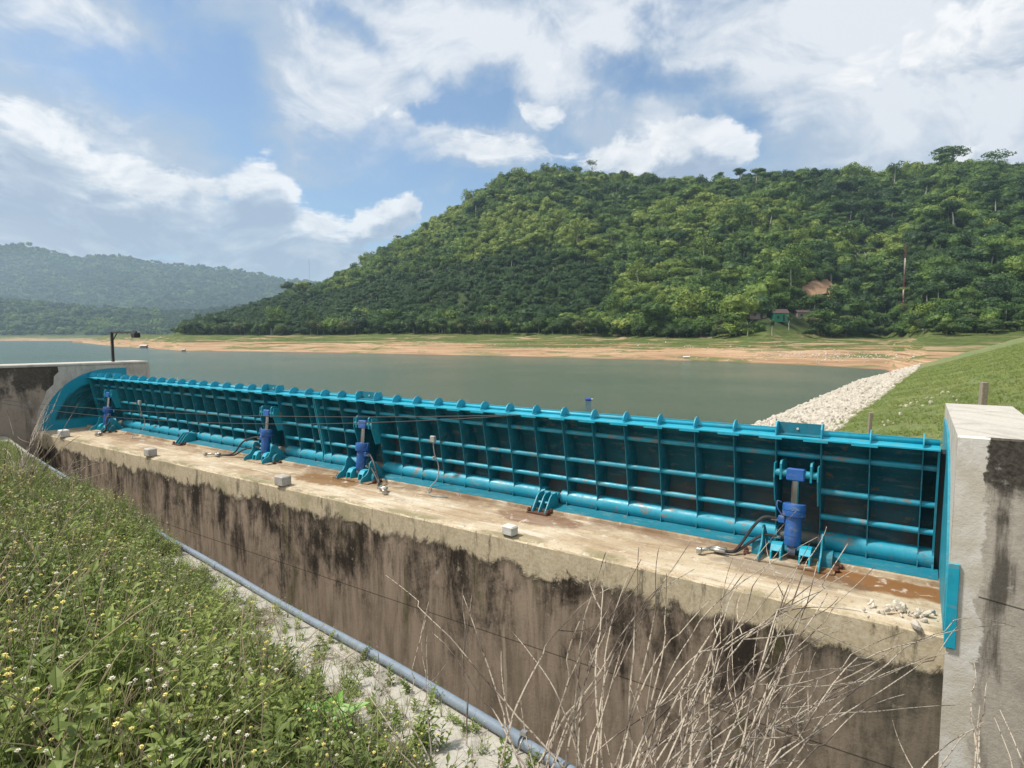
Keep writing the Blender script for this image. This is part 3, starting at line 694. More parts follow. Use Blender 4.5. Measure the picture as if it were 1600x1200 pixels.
# red and white mast and the distant mast
def mast(u, ytop, ybase, r, label, mats, Z, zb, name='radio_mast'):
    h = (ybase-ytop)*Z/F; t = thing(name, label, 'mast', (float(ray_x(u)*Z), float(ray_y(u)*Z), zb), 0)
    b = MB(); n = len(mats)*0+7
    for a in range(3):
        dx, dy = r*math.cos(a*2.094), r*math.sin(a*2.094); b.tube([(dx, dy, -2), (dx, dy, h)], r*.28, 5)
    for k_ in range(int(h/1.2)):
        for a in range(3):
            p = [(r*math.cos((a+q)*2.094), r*math.sin((a+q)*2.094)) for q in (0, 1)]
            b.tube([(*p[0], k_*1.2), (*p[1], k_*1.2+1.2)], r*.16, 4)
    b.build('lattice', mats[1], t)
    for q, (z0, z1) in enumerate(mats[2]):
        c = MB(); c.tube([(0, 0, z0*h), (0, 0, z1*h)], r*1.02, 8); c.build('panel', mats[0], t)
Z = 330.; zb = EYE+(HY-478)*Z/F
mast(1408, 382, 478, .32, 'slim red and white banded mast rising from the trees at the right', (WHITEP, plain('mast_red', (.25, .07, .05), .7), ((.12, .26), (.50, .76))), Z, zb)
mast(486, 404, 438, 1.3, 'thin grey mast far away on the left skyline', (GALV, GALV, ()), 4000., EYE+(HY-440)*4000/F)
# landslip scar and shore road
def patch_on_hill(name, u0, u1, y0, y1, m_, wav, kind='structure'):
    nu, nv = 24, 10; V = np.zeros((nu, nv, 3))
    for i in range(nu):
        for j in range(nv):
            a = i/(nu-1); bb = j/(nv-1); mid = (y0+y1)/2+wav*math.sin(a*7); hh = (y1-y0)/2*math.sin(math.pi*min(max(a, .04), .96))**.5
            p, Z_ = spot(u0+(u1-u0)*a, mid+hh*(1-2*bb)); V[i, j] = (p.x, p.y, p.z+.9)
    return grid_mesh(name, V, m_, kind)
SCAR = plain('bare_orange_earth', (.38, .23, .13), .95, 0, .5, .4)
patch_on_hill('landslip_earth', 1250, 1300, 438, 466, SCAR, 3)
patch_on_hill('bare_earth', 1290, 1306, 452, 470, SCAR, 2)
# ------------------------------------------------------------------ weir, piers, training wall
PX = .35; LX = -23.44
b = MB(); b.box(((PX+LX)/2, 8.135+.03, -3.5), (PX-LX-.004, 1.39, 6.98)); 
b.build('weir_core_tmp', WALL); w0 = bpy.data.objects['weir_core_tmp']; bpy.data.objects.remove(w0)
weir = thing('weir', 'long stained concrete weir with a pale top ledge under the blue gates', 'weir', (0, 0, 0))
def wavy_block():
    b = MB(); n = 150; xs = np.linspace(LX-.3, PX+.55, n); prof = [7.47, 7.50]
    rows = []
    for x in xs:
        e = .012*math.sin(x*5)+.012*math.sin(x*13.7)+.006*math.sin(x*41)
        rows.append([(x, 9.2, -.004), (x, 7.52+e, 0), (x, 7.485+e*.7, -.018-abs(e)), (x, 7.47, -.05), (x, 7.47, -7.0), (x, 12, -7.0), (x, 12, -.004)])
    for r_ in rows: b.v += r_
    m_ = len(rows[0])
    for i in range(n-1):
        for j in range(m_):
            b.f.append((i*m_+j, i*m_+(j+1) % m_, (i+1)*m_+(j+1) % m_, (i+1)*m_+j)); b.mi.append(1 if j in (0, 1, 6) else 0); b.sm.append(False)
    return b
# clip the weir between the piers
wb = wavy_block(); wb.v = [(min(max(x, LX), PX+.5), y, z) for x, y, z in wb.v]
wb.build('spillway_body', [WALL, DECK], weir)
b = MB(); b.prism([(8.87, -.01), (8.885, .045), (8.90, .055), (9.5, .06), (9.5, -.01)], LX+.01, PX-.01); b.build('sill_kerb', DECK, weir)
# tapered blocks left on the deck edge
for (px_, py_, s_, lab) in ((88, 684, .30, 'white painted cement block at the far left end of the deck edge'), (225, 714, .27, 'grey cement block on the deck edge, second from the left'),
                           (434, 760, .28, 'pale rough cement block on the middle of the deck edge'), (789, 840, .21, 'cracked white cement block on the deck edge right of the middle')):
    p = onz(px_, py_, 0); b = MB(); b.box((0, .07, s_*.3), (s_, s_*.8, s_*.72), bev=.02, rot=Euler((rnd.uniform(-.03, .03), rnd.uniform(-.03, .03), rnd.uniform(-.1, .1))))
    o = b.build('cement_block', WHITEP if px_ in (88, 789) else CONC); o.location = (p.x, 7.47, .02); tag(o, lab, 'block')
b = MB()
def rock_mesh(seed, jag=.28):
    import bmesh
    bm = bmesh.new(); bmesh.ops.create_icosphere(bm, subdivisions=2, radius=1); q = random.Random(seed)
    dirs = [Vector((q.gauss(0, 1), q.gauss(0, 1), q.gauss(0, 1))).normalized() for _ in range(9)]
    for v in bm.verts:
        d = v.co.normalized(); r_ = 1.0
        for dd in dirs: r_ = min(r_, (.62+.12*q.random()*0)/max(.01, d.dot(dd))) if d.dot(dd) > .3 else r_
        v.co = d*max(.5, r_)*q.uniform(.95, 1.05)
    me = bpy.data.meshes.new('rock'); bm.to_mesh(me); bm.free(); me.materials.append(ROCK); o = bpy.data.objects.new('rock', me); C.objects.link(o); return o
rocks = [rock_mesh(i) for i in range(5)]
pts = []; 
for i in range(34):
    a = rnd.gauss(0, .2); c_ = rnd.gauss(0, .10); pts.append((.02+a, 7.72+c_+a*.1, .01+rnd.random()*.05))
pts = np.array(pts); n = len(pts); sc = np.clip(rng.lognormal(-3.55, .5, n), .012, .07)
rub = [rocks[0].copy(), rocks[1].copy(), rocks[2].copy()]
for r_ in rub: C.objects.link(r_)
scatter('concrete_rubble', pts, rng.uniform(0, 6.28, (n, 3)), np.stack([sc*1.3, sc, sc*.7], -1), rng.integers(0, 3, n), rng.uniform(0, 1, n), rub,
        'broken pale concrete rubble heaped at the right end of the deck')

# right pier (thing) with its side plate
pier = thing('concrete_pier', 'tall stained concrete pier with a whitened top at the right end of the gates', 'pier')
b = MB(); PT = 2.075
b.prism([(7.42, -7), (7.42, PT-.03), (7.45, PT), (10.9, PT), (10.9, -7)], PX+.004, 1.12); b.build('side_wall', CONC, pier)
b = MB(); b.box((1.12+.95+.10, 9.02, -2.56), (2.1, 3.3, 9.0), bev=.03)
b2 = MB(); b2.prism([(7.40, -7), (7.40, PT-.35), (7.395, PT-.02), (7.415, PT-.004), (10.88, PT-.004), (10.88, -7)], PX+.008, 1.1); b2.build('front_face', PIERF, pier)
b3 = MB(); b3.prism([(7.2, -7), (7.2, -.46), (7.43, -.44), (7.43, -7)], PX+.10, 2.4); 
b4 = MB(); b4.prism([(7.41, -7), (7.41, -.4), (7.41, 1.35), (9.8, 1.45), (9.8, -7)], 1.103, 3.2); b4.build('wing_wall', PIERF, pier)
# steel side plates with curved edge
def arc_poly(n=26, ry=2.02, rz=2.0, yc=9.68, zc=-.03, y1=10.3):
    p = [(y1, zc)]; p = []
    for i in range(n+1):
        a = math.pi-(math.pi/2)*i/n; p.append((yc+math.cos(a)*ry, zc+math.sin(a)*rz))
    return p+[(y1, zc+rz), (y1, zc)]
b = MB(); b.prism(arc_poly(ry=2.1, yc=9.70, rz=1.98, y1=10.2), LX-.02, LX+.025)
o = b.build('side_plate', ARC); tag(o, 'blue steel quarter circle side plate on the far left wall', 'steel plate')
b = MB(); b.prism(arc_poly(ry=2.1, yc=9.6, rz=1.93, y1=10.4), PX-.02, PX+.02)
pr = b.build('side_plate', TEAL, pier)
b = MB(); b.box((PX+.035, 7.385, .34), (.10, .03, .88), bev=.006); b.build('edge_strip', TEALTOP, pier)
# left training wall
tw = thing('training_wall', 'dark stained concrete training wall with a flat grey top at the far left', 'wall')
b = MB(); b.prism([(-6, -7), (-6, 2.05), (10.09, 2.07), (10.09, -7)], LX-1.0, LX-.004); b.build('stained_face', TRAIN, tw)
b = MB(); b.prism([(10.1, -7), (10.1, 2.075), (11.0, 2.075), (11.0, -7)], LX-1.0, LX-.002)
b.build('pale_end', CONC, tw)
b = MB(); b.box((LX-.52, 2.45, 2.12), (1.10, 17.0, .09), bev=.02); b.build('coping', CONC, tw)
# pale repair plaster following the arc
pl_ = [(7.44, -.15), (7.45, .15), (7.50, .45), (7.56, .75), (7.70, 1.0), (7.80, 1.3), (8.0, 1.5), (8.02, 1.75), (8.16, 1.9), (8.14, 2.071), (10.2, 2.071), (10.2, -.15)]
b = MB(); b.prism(pl_, LX-.03, LX+.006); b.build('plaster_band', CONC, tw)
# lamp bracket on the left wall
lp = thing('lamp_post', 'dark steel lamp post with a horizontal arm on the far left wall', 'lamp', (LX-.25, 9.9, 2.08))
b = MB(); b.box((0, 0, .57), (.075, .075, 1.15)); b.build('post', DARKSTEEL, lp)
b = MB(); b.box((.88, 0, 1.12), (1.84, .055, .05)); b.tube([(.02, 0, .80), (.40, 0, 1.10)], .02, 6); b.build('arm', DARKSTEEL, lp)
b = MB(); b.box((1.74, 0, 1.02), (.26, .2, .17), bev=.02); b.box((1.58, 0, 1.07), (.12, .12, .08)); b.build('lamp_head', DARKSTEEL, lp)

# ------------------------------------------------------------------ the two gate leaves
S = .57; TX = .098
def kx(k_): return TX-S*k_
def frontY(z): return 9.03+(1.62-z)*(.25/1.5)
def skin_pts(n=14):
    p = []
    for i in range(n+1):
        s_ = i/n; y = 9.10+(9.47-9.10)*s_+.33*math.sin(math.pi*s_)**.9; z = 1.67+(.13-1.67)*s_; p.append((y, z))
    return p
SK = skin_pts()
def leaf(x0, x1, ribs, bays, cyl, label, hinge, ends):
    t = thing('flap_gate', label, 'gate', ((x0+x1)/2, 9.42, .15), 0, None); O = Vector(t.location)
    def put(mb, name, m_): 
        mb.v = [(x-O.x, y-O.y, z-O.z) for x, y, z in mb.v]; return mb.build(name, m_, t)
    b = MB(); b.prism(SK+[(y+.022, z) for y, z in SK[::-1]], x0+.01, x1-.01); o = put(b, 'skin_plate', SKIN)
    b = MB(); b.prism([(8.94, 1.655), (8.94, 1.672), (9.30, 1.700), (9.30, 1.682)], x0, x1)
    b.tube([(x0, 9.20, 1.715), (x1, 9.20, 1.715)], .032, 10)
    b.box(((x0+x1)/2, 9.29, 1.72), (x1-x0, .014, .07)); put(b, 'crest_flange', TEALTOP)
    for k_ in ribs: 
        if x0+.2 < kx(k_) < x1-.2: b = MB(); b.box((kx(k_)-.06, 8.945, 1.650), (.30, .02, .034)); put(b, 'flange_pad', TEALTOP)
    for k_ in ribs:
        x = kx(k_); top = (9.0, 1.653)
        poly = [top, (9.12, 1.653)]+[(y-.002, z) for y, z in SK[1:-1]]+[(9.40, .13), (9.30, .12), (9.215, .02), (9.20, .08), (frontY(.3), .3), (frontY(1.0), 1.0)]
        b = MB(); b.prism(poly, x-.006, x+.006); put(b, 'rib', TEALRIB)
        if k_ in bays or (k_-1) in bays: continue
        b = MB(); b.prism([(9.115+.145*math.cos(math.pi*i/14), 1.690+.150*math.sin(math.pi*i/14)) for i in range(15)], x-.007, x+.007); put(b, 'crest_fin', TEALTOP)
    for x in (x0+.012, x1-.012):
        b = MB(); b.prism([(8.98, 1.653), (9.2, 1.66)]+[(y+.05, z) for y, z in SK[2:-1]]+[(9.46, .10), (9.3, .09), (9.22, .05), (frontY(.3), .3)], x-.012, x+.012); put(b, 'end_plate', TEAL)
    # bars, cut where the cylinders stand
    segs = []; 
    edges = [x0]; 
    for k_ in sorted(bays, reverse=True): edges += [kx(k_+1), kx(k_)]
    edges.append(x1)
    for z, r_ in ((1.40, .040), (.925, .041), (.555, .041)):
        y = frontY(z)+.055
        if z > 1.2: b = MB(); b.tube([(x0, y+.05, z), (x1, y+.05, z)], r_, 12); put(b, 'stiffener_bar', TEALBAR); continue
        for i in range(0, len(edges), 2):
            b = MB(); b.tube([(edges[i]+.006, y, z), (edges[i+1]-.006, y, z)], r_, 12); put(b, 'stiffener_bar', TEALBAR)
    cuts = [x0]
    for k_ in sorted(bays, reverse=True): cuts += [kx(k_+1)+.02, kx(k_)-.02]
    for hx in hinge: cuts += [hx-.17, hx+.17]
    cuts = sorted(cuts)+[x1]
    for i in range(0, len(cuts), 2):
        b = MB(); b.tube([(cuts[i], 9.36, .19), (cuts[i+1], 9.36, .19)], .135, 22); put(b, 'hinge_pipe', TEALBAR)
    b = MB(); b.tube([(x0+.05, 9.36, .19), (x1-.05, 9.36, .19)], .085, 16); put(b, 'hinge_shaft', plain('hinge_grey', (.16, .17, .16), .6, 0, .5, 5))
    for k_ in bays:
        xa, xb = kx(k_+1), kx(k_); xm = (xa+xb)/2
        for s_ in (xa, xb):
            b = MB(); b.prism([(8.99, 1.66), (9.0, 1.80), (9.05, 1.86), (9.22, 1.86), (9.27, 1.66)], s_-.008, s_+.008); put(b, 'crest_bracket', TEALTOP)
        b = MB(); b.box((xm, 9.17, 1.765), (xb-xa-.016, .012, .17)); b.box((xm, 9.12, 1.694), (xb-xa-.016, .16, .012)); b.tube([(xm-.03, 9.150, 1.77), (xm-.03, 9.165, 1.77)], .017, 8, mi=1); put(b, 'crest_plate', [TEALRIB, WHITEP])
        yz = (8.97, 1.17)
        b = MB(); b.tube([(xa+.005, *yz), (xb-.005, *yz)], .052, 14)
        for s_ in (-.19, .19): b.prism([(8.91, 1.08), (8.91, 1.30), (8.95, 1.34), (9.30, 1.32), (9.40, 1.02)], xm+s_-.012, xm+s_+.012)
        for s_ in (xa+.012, xb-.012): b.prism([(9.03, .74), (8.91, 1.1), (8.93, 1.30), (9.1, 1.3), (9.2, .74)], s_-.008, s_+.008)
        put(b, 'pin_bar', TEAL)
    # sill seal plate under the pipe
    return t
XM = kx(20.5)
gR = leaf(XM+.015, .272, range(0, 21), [2, 17], None, 'nearer of the two long blue flap gate leaves, reaching to the right pier', [kx(9.55)], None)
gL = leaf(kx(41.3)+.01, XM-.015, range(21, 42), [23, 38], None, 'farther of the two long blue flap gate leaves, reaching to the far left wall', [kx(30.5)], None)
b = MB(); b.prism([(8.93, .040), (8.93, .063), (9.22, .088), (9.60, .09), (9.60, .04)], LX+.03, PX-.03); o = b.build('sill_plate', TEALRIB, weir)
b = MB(); b.prism([(9.02, 1.62), (9.1, 1.66)]+[(y+.05, z) for y, z in SK[2:-1]]+[(9.5, .0), (9.36, .0), (9.28, .1)], .274, .328); o = b.build('seal', SEAL, gR); o.location = [-q for q in gR.location]

# hinge supports
def support(x, label):
    t = thing('hinge_bracket', label, 'bracket', (x, 9.0, 0), 0, None)
    for s_ in (-.13, 0, .13):
        b = MB(); b.prism([(-.24, .01), (-.22, .06), (-.06, .26), (.0, .30), (.22, .30), (.22, .01)], s_-.010, s_+.010); b.build('gusset', TEAL, t)
    b = MB(); b.box((0, -.02, .012), (.40, .56, .022)); b.build('base_plate', RUST, t)
    b = MB(); b.tube([(-.15, -.05, .15), (.15, -.05, .15)], .026, 10); b.tube([(-.16, .20, .25), (.16, .20, .25)], .05, 12); b.build('cross_bar', TEAL, t)
    b = MB()
    for i in (-1, 1):
        for j in (-.24, -.12): b.tube([(i*.19, j, .02), (i*.19, j, .085)], .022, 6); b.tube([(i*.19, j, .03), (i*.19, j, .055)], .035, 6)
    b.build('bolts', RUST, t); return t
support(kx(9.55), 'blue triple plate hinge bracket on the deck right of the middle')
support(kx(30.5), 'blue triple plate hinge bracket on the deck toward the far left')

# hydraulic cylinders with anchor brackets and hoses
def smooth(pts, n=8):
    pts = [Vector(p) for p in pts]; out = []
    for i in range(len(pts)-1):
        p0, p1, p2, p3 = pts[max(i-1, 0)], pts[i], pts[i+1], pts[min(i+2, len(pts)-1)]
        for j in range(n):
            t = j/n; out.append(.5*((2*p1)+(p2-p0)*t+(2*p0-5*p1+4*p2-p3)*t*t+(3*p1-p0-3*p2+p3)*t**3))
    return out+[pts[-1]]
WHERE = ['nearest the right pier', 'just right of the gate joint', 'just left of the gate joint', 'at the far left end']
def cylinder(k_, w, side, fit):
    xm = kx(k_+.5); base = Vector((xm, 8.84, .14)); top = Vector((xm, 8.97, 1.17)); ax = (top-base).normalized(); L = (top-base).length
    t = thing('hydraulic_cylinder', 'blue hydraulic cylinder with a steel rod, '+WHERE[w], 'cylinder', base); t.rotation_euler = ax.to_track_quat('Z', 'Y').to_euler()
    t.rotation_euler = (math.atan2(-ax.y, ax.z), 0, 0)
    def lathe(prof, name, m_, n=24):
        b = MB(); b.tube([(0, 0, p[0]) for p in prof], [p[1] for p in prof], n); return b.build(name, m_, t)
    lathe([(.05, .05), (.06, .098), (.075, .106), (.20, .106), (.201, .110), (.215, .110), (.216, .106), (.48, .106)], 'barrel', BLUE)
    lathe([(.46, .11), (.462, .142), (.48, .148), (.535, .148), (.537, .141), (.545, .141), (.547, .148), (.615, .148), (.63, .142), (.635, .065)], 'collar', BLUE)
    lathe([(.6, .058), (L-.05, .058)], 'rod', STEEL)
    b = MB(); b.box((0, 0, L-.01), (.23, .15, .17), bev=.015); b.build('rod_head', BLUE, t)
    b = MB(); b.tube([(0, 0, -.06), (0, 0, .08)], [.05, .07], 12); b.tube([(-.05, 0, 0), (.05, 0, 0)], .075, 14); b.build('clevis', plain('clevis_grey_blue', (.10, .13, .2), .5), t)
    b = MB(); b.box((side*.145, -.02, .40), (.09, .09, .10), bev=.01); b.tube(smooth([(side*.14, -.05, .46), (side*.20, -.06, .55), (side*.21, -.04, .64), (side*.16, -.03, .63)]), .009, 6); b.build('port_block', BLUE, t)
    # anchor on the deck
    a = thing('anchor_bracket', 'teal lug bracket under the cylinder '+WHERE[w], 'bracket', (xm, 8.80, 0))
    for q in (-.24, -.12, .12, .24):
        b = MB(); b.prism([(-.15, .01), (-.13, .12), (-.06, .20), (.05, .215), (.12, .20), (.18, .01)], q-.010, q+.010); b.build('lug', TEALTOP, a)
    for q in (-.18, .18):
        b = MB(); b.prism([(-.12, .14), (-.06, .21), (.05, .228), (.05, .216), (-.055, .20), (-.11, .13)], q-.068, q+.068); b.build('lug_cap', TEALTOP, a)
    for q in (-1, 1):
        b = MB(); pl = smooth([(0, -.30, .02), (0, -.27, .10), (0, -.13, .17), (0, -.06, .27), (0, -.03, .38), (0, .02, .43), (0, .09, .42)], 5)
        front = [(p.y, p.z) for p in pl]; b.prism(front+[(.30, .20), (.34, .02)], q*.37-.010, q*.37+.010)
        b.build('side_plate', TEAL, a)
        b = MB(); b.prism([(.06+.13*math.cos(math.pi*i/10), .02+.20*math.sin(math.pi*i/10)) for i in range(11)], q*.37, q*.50); b.build('gusset', TEALRIB, a)
        b = MB(); b.tube([(q*.56, -.10, 0), (q*.56, -.10, .07)], .028, 6); b.tube([(q*.56, -.10, .015), (q*.56, -.10, .04)], .045, 6); b.tube([(q*.60, .05, 0), (q*.60, .05, .06)], .026, 6); b.build('anchor_bolt', RUST, a)
    b = MB(); b.box((0, -.02, .012), (1.1, .50, .02)); b.build('base_plate', DECK, a)
    # hoses
    h = thing('hydraulic_hose', 'pair of black hydraulic hoses with silver fittings, '+WHERE[w], 'hose', (xm, 8.84, 0))
    for i, zz in enumerate((.53, .28)):
        p0 = Vector((side*.17, .02, zz)); e = Vector(fit)
        pts = [p0, p0+Vector((side*.18, -.06, .02)), p0.lerp(e, .40)+Vector((0, 0, .09*(1 if i == 0 else .4))), p0.lerp(e, .62)+Vector((0, 0, -.10 if i == 0 else -.06)), e+Vector((-side*.22, 0, .03)), e+Vector((0, -.05*i, .02))]
        pts = [Vector((p.x, p.y, max(p.z, .035))) for p in smooth(pts)]
        b = MB(); b.tube(pts, .021, 8); b.build('hose', RUBBER, h)
        b = MB(); b.tube([p0-Vector((side*.02, 0, 0)), p0+Vector((side*.11, -.02, .005))], .024, 8); b.build('fitting', GALV, h)
    e = Vector(fit); b = MB()
    b.tube([e+Vector((-side*.16, -.02, .055)), e+Vector((side*.04, -.03, .05))], .030, 8); b.tube([e+Vector((-side*.16, -.09, .045)), e+Vector((side*.06, -.07, .04))], .028, 8)
    b.tube([e+Vector((0, 0, .05)), e+Vector((side*.16, -.22, .04))], .024, 8); b.box(e+Vector((side*.16, -.23, .045)), (.07, .07, .08), bev=.01); b.build('coupling', GALV, h)
    return t
cylinder(2, 0, -1, (-.95, -.28, .02)); cylinder(17, 1, 1, (1.25, -.45, .02)); cylinder(23, 2, -1, (-1.5, -.35, .02)); cylinder(38, 3, 1, (.9, -.5, .02))
# sensor boxes with cables on the gate face
for kk, lab in ((14.0, 'grey sensor box with hanging cable on the nearer gate leaf'), (35.0, 'grey sensor box with hanging cable on the farther gate leaf')):
    x = kx(kk)-.06; t = thing('sensor_box', lab, 'box', (x, 9.0, 1.02))
    b = MB(); b.box((0, 0, 0), (.12, .07, .13), bev=.012); b.build('box', GREYBOX, t)
    b = MB(); b.tube(smooth([(0, 0, -.06), (.01, .03, -.3), (.05, .1, -.55), (.06, .05, -.8), (.02, -.1, -.93), (.12, -.3, -1.0), (.38, -.42, -1.005), (.62, -.3, -1.005)]), .011, 6); b.tube([(0, .01, -.35), (0, .02, -.42)], .025, 6); b.build('cable', GREYBOX, t)
# loose cables strung across the left half
p1 = ony(812, 643, 8.92); t = None
for i, (ya, sag, x_end) in enumerate(((629, .25, 812), (632, .38, 812))):
    a = onx(-60, ya-12-i*2, LX+.03); e = Vector((p1.x, 8.93, 1.665)); b = MB()
    b.tube([a.lerp(e, j/40)+Vector((0, 0, -4*sag*(j/40)*(1-j/40)*(1+.15*i))) for j in range(41)], .008, 5)
    o = b.build('cable', RUBBER); tag(o, ('upper' if i == 0 else 'lower')+' thin dark cable sagging across the face of the gates from the left wall', 'cable')

# ------------------------------------------------------------------ near bank
PL = [(6.0, 1.35, 1.35), (2.5, 1.55, 1.25), (.6, 1.86, 1.15), (-1.289, 2.344, 1.05), (-2.916, 2.784, .85), (-4.65, 3.21, .65), (-7.324, 3.68, .53), (-13.86, 4.81, .30), (-19.0, 5.75, .12), (LX, 6.6, .0)]
PL = PL[::-1]; PXs = [p[0] for p in PL]; PYs = [p[1] for p in PL]; PZs = [p[2] for p in PL]
def edgeY(x): return np.interp(x, PXs, PYs)
def edgeZ(x): return np.interp(x, PXs, PZs)
def bankz(x, y):
    d = edgeY(x)-y; return edgeZ(x)-.05+np.clip(d-.5, 0, 30)*.13-np.clip(d-3.2, 0, 30)*.10+fbm(np.asarray(x)*.9, np.asarray(y)*.9, 3)*.16*np.clip(d-.4, 0, 1)
xs = np.linspace(LX, 6, 150); V = np.zeros((150, 61, 3))
for i, x in enumerate(xs):
    d = np.concatenate([np.linspace(.35, 6, 40), np.linspace(6.3, 16, 21)]); y = edgeY(x)-d
    V[i, :, 0] = x; V[i, :, 1] = y; V[i, :, 2] = bankz(np.full(61, x), y)
grid_mesh('bank', V, BANK)
b = MB()
xs = np.linspace(LX+.02, 6, 120)
rows = []
for x in xs:
    e, z = float(edgeY(x)), float(edgeZ(x)); rows.append([(x, e+.10, z-7.2), (x, e+.10, z-.05), (x, e+.06, z-.03), (x, e-.62, z+.01), (x, e-.62, z-1)])
for r_ in rows: b.v += r_
for i in range(len(rows)-1):
    for j in range(4): b.f.append((i*5+j, i*5+j+1, (i+1)*5+j+1, (i+1)*5+j)); b.mi.append(0); b.sm.append(False)
o = b.build('retaining_wall', STRIP); tag(o, 'pale concrete retaining wall top running beside the weeds under the blue pipe', 'wall')
b = MB(); b.add([(-60, -30, -6.9), (12, -30, -6.9), (12, 12, -6.9), (-60, 12, -6.9)], [(0, 1, 2, 3)]); tag(b.build('channel_floor', TRAIN), kind='structure')
# the pipe
xs = np.linspace(2.6, -16.5, 70); pts = [(x, float(edgeY(x)), float(edgeZ(x))+.012+.008*math.sin(x*1.7)) for x in xs]
pp = thing('pvc_pipe', 'grey blue plastic pipe lying along the edge of the wall top', 'pipe', pts[0]); O = Vector(pts[0])
b = MB(); b.tube([Vector(p)-O for p in pts], .029, 14); b.build('tube', PIPEM, pp)
b = MB(); p = onz(772, 1137, 1.0)
def pipe_at(x): return Vector((x, float(edgeY(x)), float(edgeZ(x))+.014))
for x in (-1.62, -6.2, -11.0):
    a_, c_ = pipe_at(x-.06)-O, pipe_at(x+.06)-O; b = MB(); b.tube([a_, c_], .035, 14); b.build('coupler', PIPEM, pp)
a_ = pipe_at(-1.55)-O; b = MB(); b.tube([a_+Vector((-.01, -.05, -.03)), a_+Vector((0, 0, .043)), a_+Vector((.01, .05, -.03))], .006, 6); b.box(a_+Vector((0, 0, .05)), (.03, .025, .02)); b.build('clamp', GALV, pp)

# ------------------------------------------------------------------ weeds, flowers, grass
def leafquad(b, base, d, L, w, up=Vector((0, 0, 1)), mi=0):
    side = d.cross(up); side = side.normalized() if side.length > 1e-4 else Vector((1, 0, 0)); n_ = side.cross(d).normalized()
    mid = base+d*L*.5+n_*L*.06; tip = base+d*L-n_*L*.10
    b.add([base, mid+side*w, tip, mid-side*w, mid-n_*w*.35], [(0, 1, 4), (1, 2, 4), (0, 4, 3), (4, 2, 3)], mi)
def plant(seed, h=.36, kind='leafy'):
    q = random.Random(seed); b = MB(); ns = {'stalk': 0, 'leafy': 3, 'grass': 0, 'flower': 2, 'dry': 4, 'broad': 0}[kind]
    for s_ in range(ns):
        a = q.uniform(0, 6.28); lean = q.uniform(.05, .5); hh = h*q.uniform(.7, 1.15); r0 = Vector((q.uniform(-.05, .05), q.uniform(-.05, .05), 0))
        pts = [r0+Vector((math.cos(a)*lean*hh*t*t, math.sin(a)*lean*hh*t*t, hh*t)) for t in (0, .35, .7, 1)]
        b.tube(pts, [.0032, .0026, .002, .0014], 4, mi=1 if kind in ('dry', 'flower') and s_ == 0 or kind == 'dry' else 0, cap=False)
        if kind != 'dry':
            nl = 9 if kind == 'leafy' else 4
            for i in range(nl):
                t = .18+.75*i/nl; j = int(t*3); p = pts[j].lerp(pts[min(j+1, 3)], t*3-j)
                for sd in (0, math.pi):
                    aa = i*1.57+sd+q.uniform(-.4, .4); d = Vector((math.cos(aa), math.sin(aa), q.uniform(.0, .8))).normalized(); L = h*q.uniform(.14, .30)*(1.15-t*.6)
                    leafquad(b, p, d, L, L*q.uniform(.15, .24))
        if kind == 'flower':
            e = pts[-1]; top = e+Vector((q.uniform(-.05, .05), q.uniform(-.05, .05), h*.35)); b.tube([e, e.lerp(top, .5)+Vector((.006, 0, 0)), top], .0015, 4, mi=1, cap=False)
            m_ = 2 if seed % 2 else 3; rr = q.uniform(.0035, .006)
            for i in range(6): 
                aa = i*1.047; d1 = Vector((math.cos(aa), math.sin(aa), .25)); d2 = Vector((math.cos(aa+.8), math.sin(aa+.8), .25)); b.add([top, top+d1*rr*1.3, top+(d1+d2)*.62*rr*1.5, top+d2*rr*1.2], [(0, 1, 2, 3)], m_)
            b.tube([top-Vector((0, 0, .006)), top+Vector((0, 0, .005))], [rr*.5, rr*.65], 6, mi=m_)
        if kind == 'dry':
            for i in range(3):
                p = pts[1+i % 3]; e = p+Vector((q.uniform(-.1, .1), q.uniform(-.1, .1), q.uniform(.02, .12))); b.tube([p, e], .0013, 3, mi=1, cap=False)
    if kind == 'grass':
        for i in range(14):
            a = q.uniform(0, 6.28); L = h*q.uniform(.6, 1.3); w = .0035*q.uniform(.7, 1.5); ln = q.uniform(.15, .8); d = Vector((math.cos(a), math.sin(a), 0)); sd = Vector((-math.sin(a), math.cos(a), 0))*w
            pr = None; vs = []
            for j in range(5):
                t = j/4; p = d*(ln*L*t*t)+Vector((0, 0, L*t*(1-.35*ln*t)))+Vector((q.uniform(-.0, .0), 0, 0)); ww = sd*(1-t*.92); vs += [p+ww, p-ww]
            b.add(vs, [(2*j, 2*j+1, 2*j+3, 2*j+2) for j in range(4)])
    if kind == 'stalk':
        for i in range(4):
            a = q.uniform(0, 6.28); ln = q.uniform(.2, .9); L = h*q.uniform(.7, 1.1)
            P_ = [Vector((math.cos(a)*ln*L*t*t, math.sin(a)*ln*L*t*t, L*t*(1-.4*ln*t))) for t in (0, .25, .5, .75, .9, 1)]
            b.tube(P_, [.0022, .002, .0017, .0014, .0022, .0012], 4, mi=1 if i % 2 else 0, cap=False)
    if kind == 'broad':
        for i in range(6):
            a = i*1.05+q.uniform(-.2, .2); d = Vector((math.cos(a), math.sin(a), .45)).normalized(); leafquad(b, Vector((0, 0, .05)), d, h*q.uniform(.6, .9), h*.2)
    me = bpy.data.meshes.new('plant'); me.from_pydata(b.v, [], b.f)
    for mt in (WEED, STRAW, YELLOW, CREAM): me.materials.append(mt)
    me.polygons.foreach_set('material_index', b.mi); me.update(); o = bpy.data.objects.new('plant', me); C.objects.link(o); return o
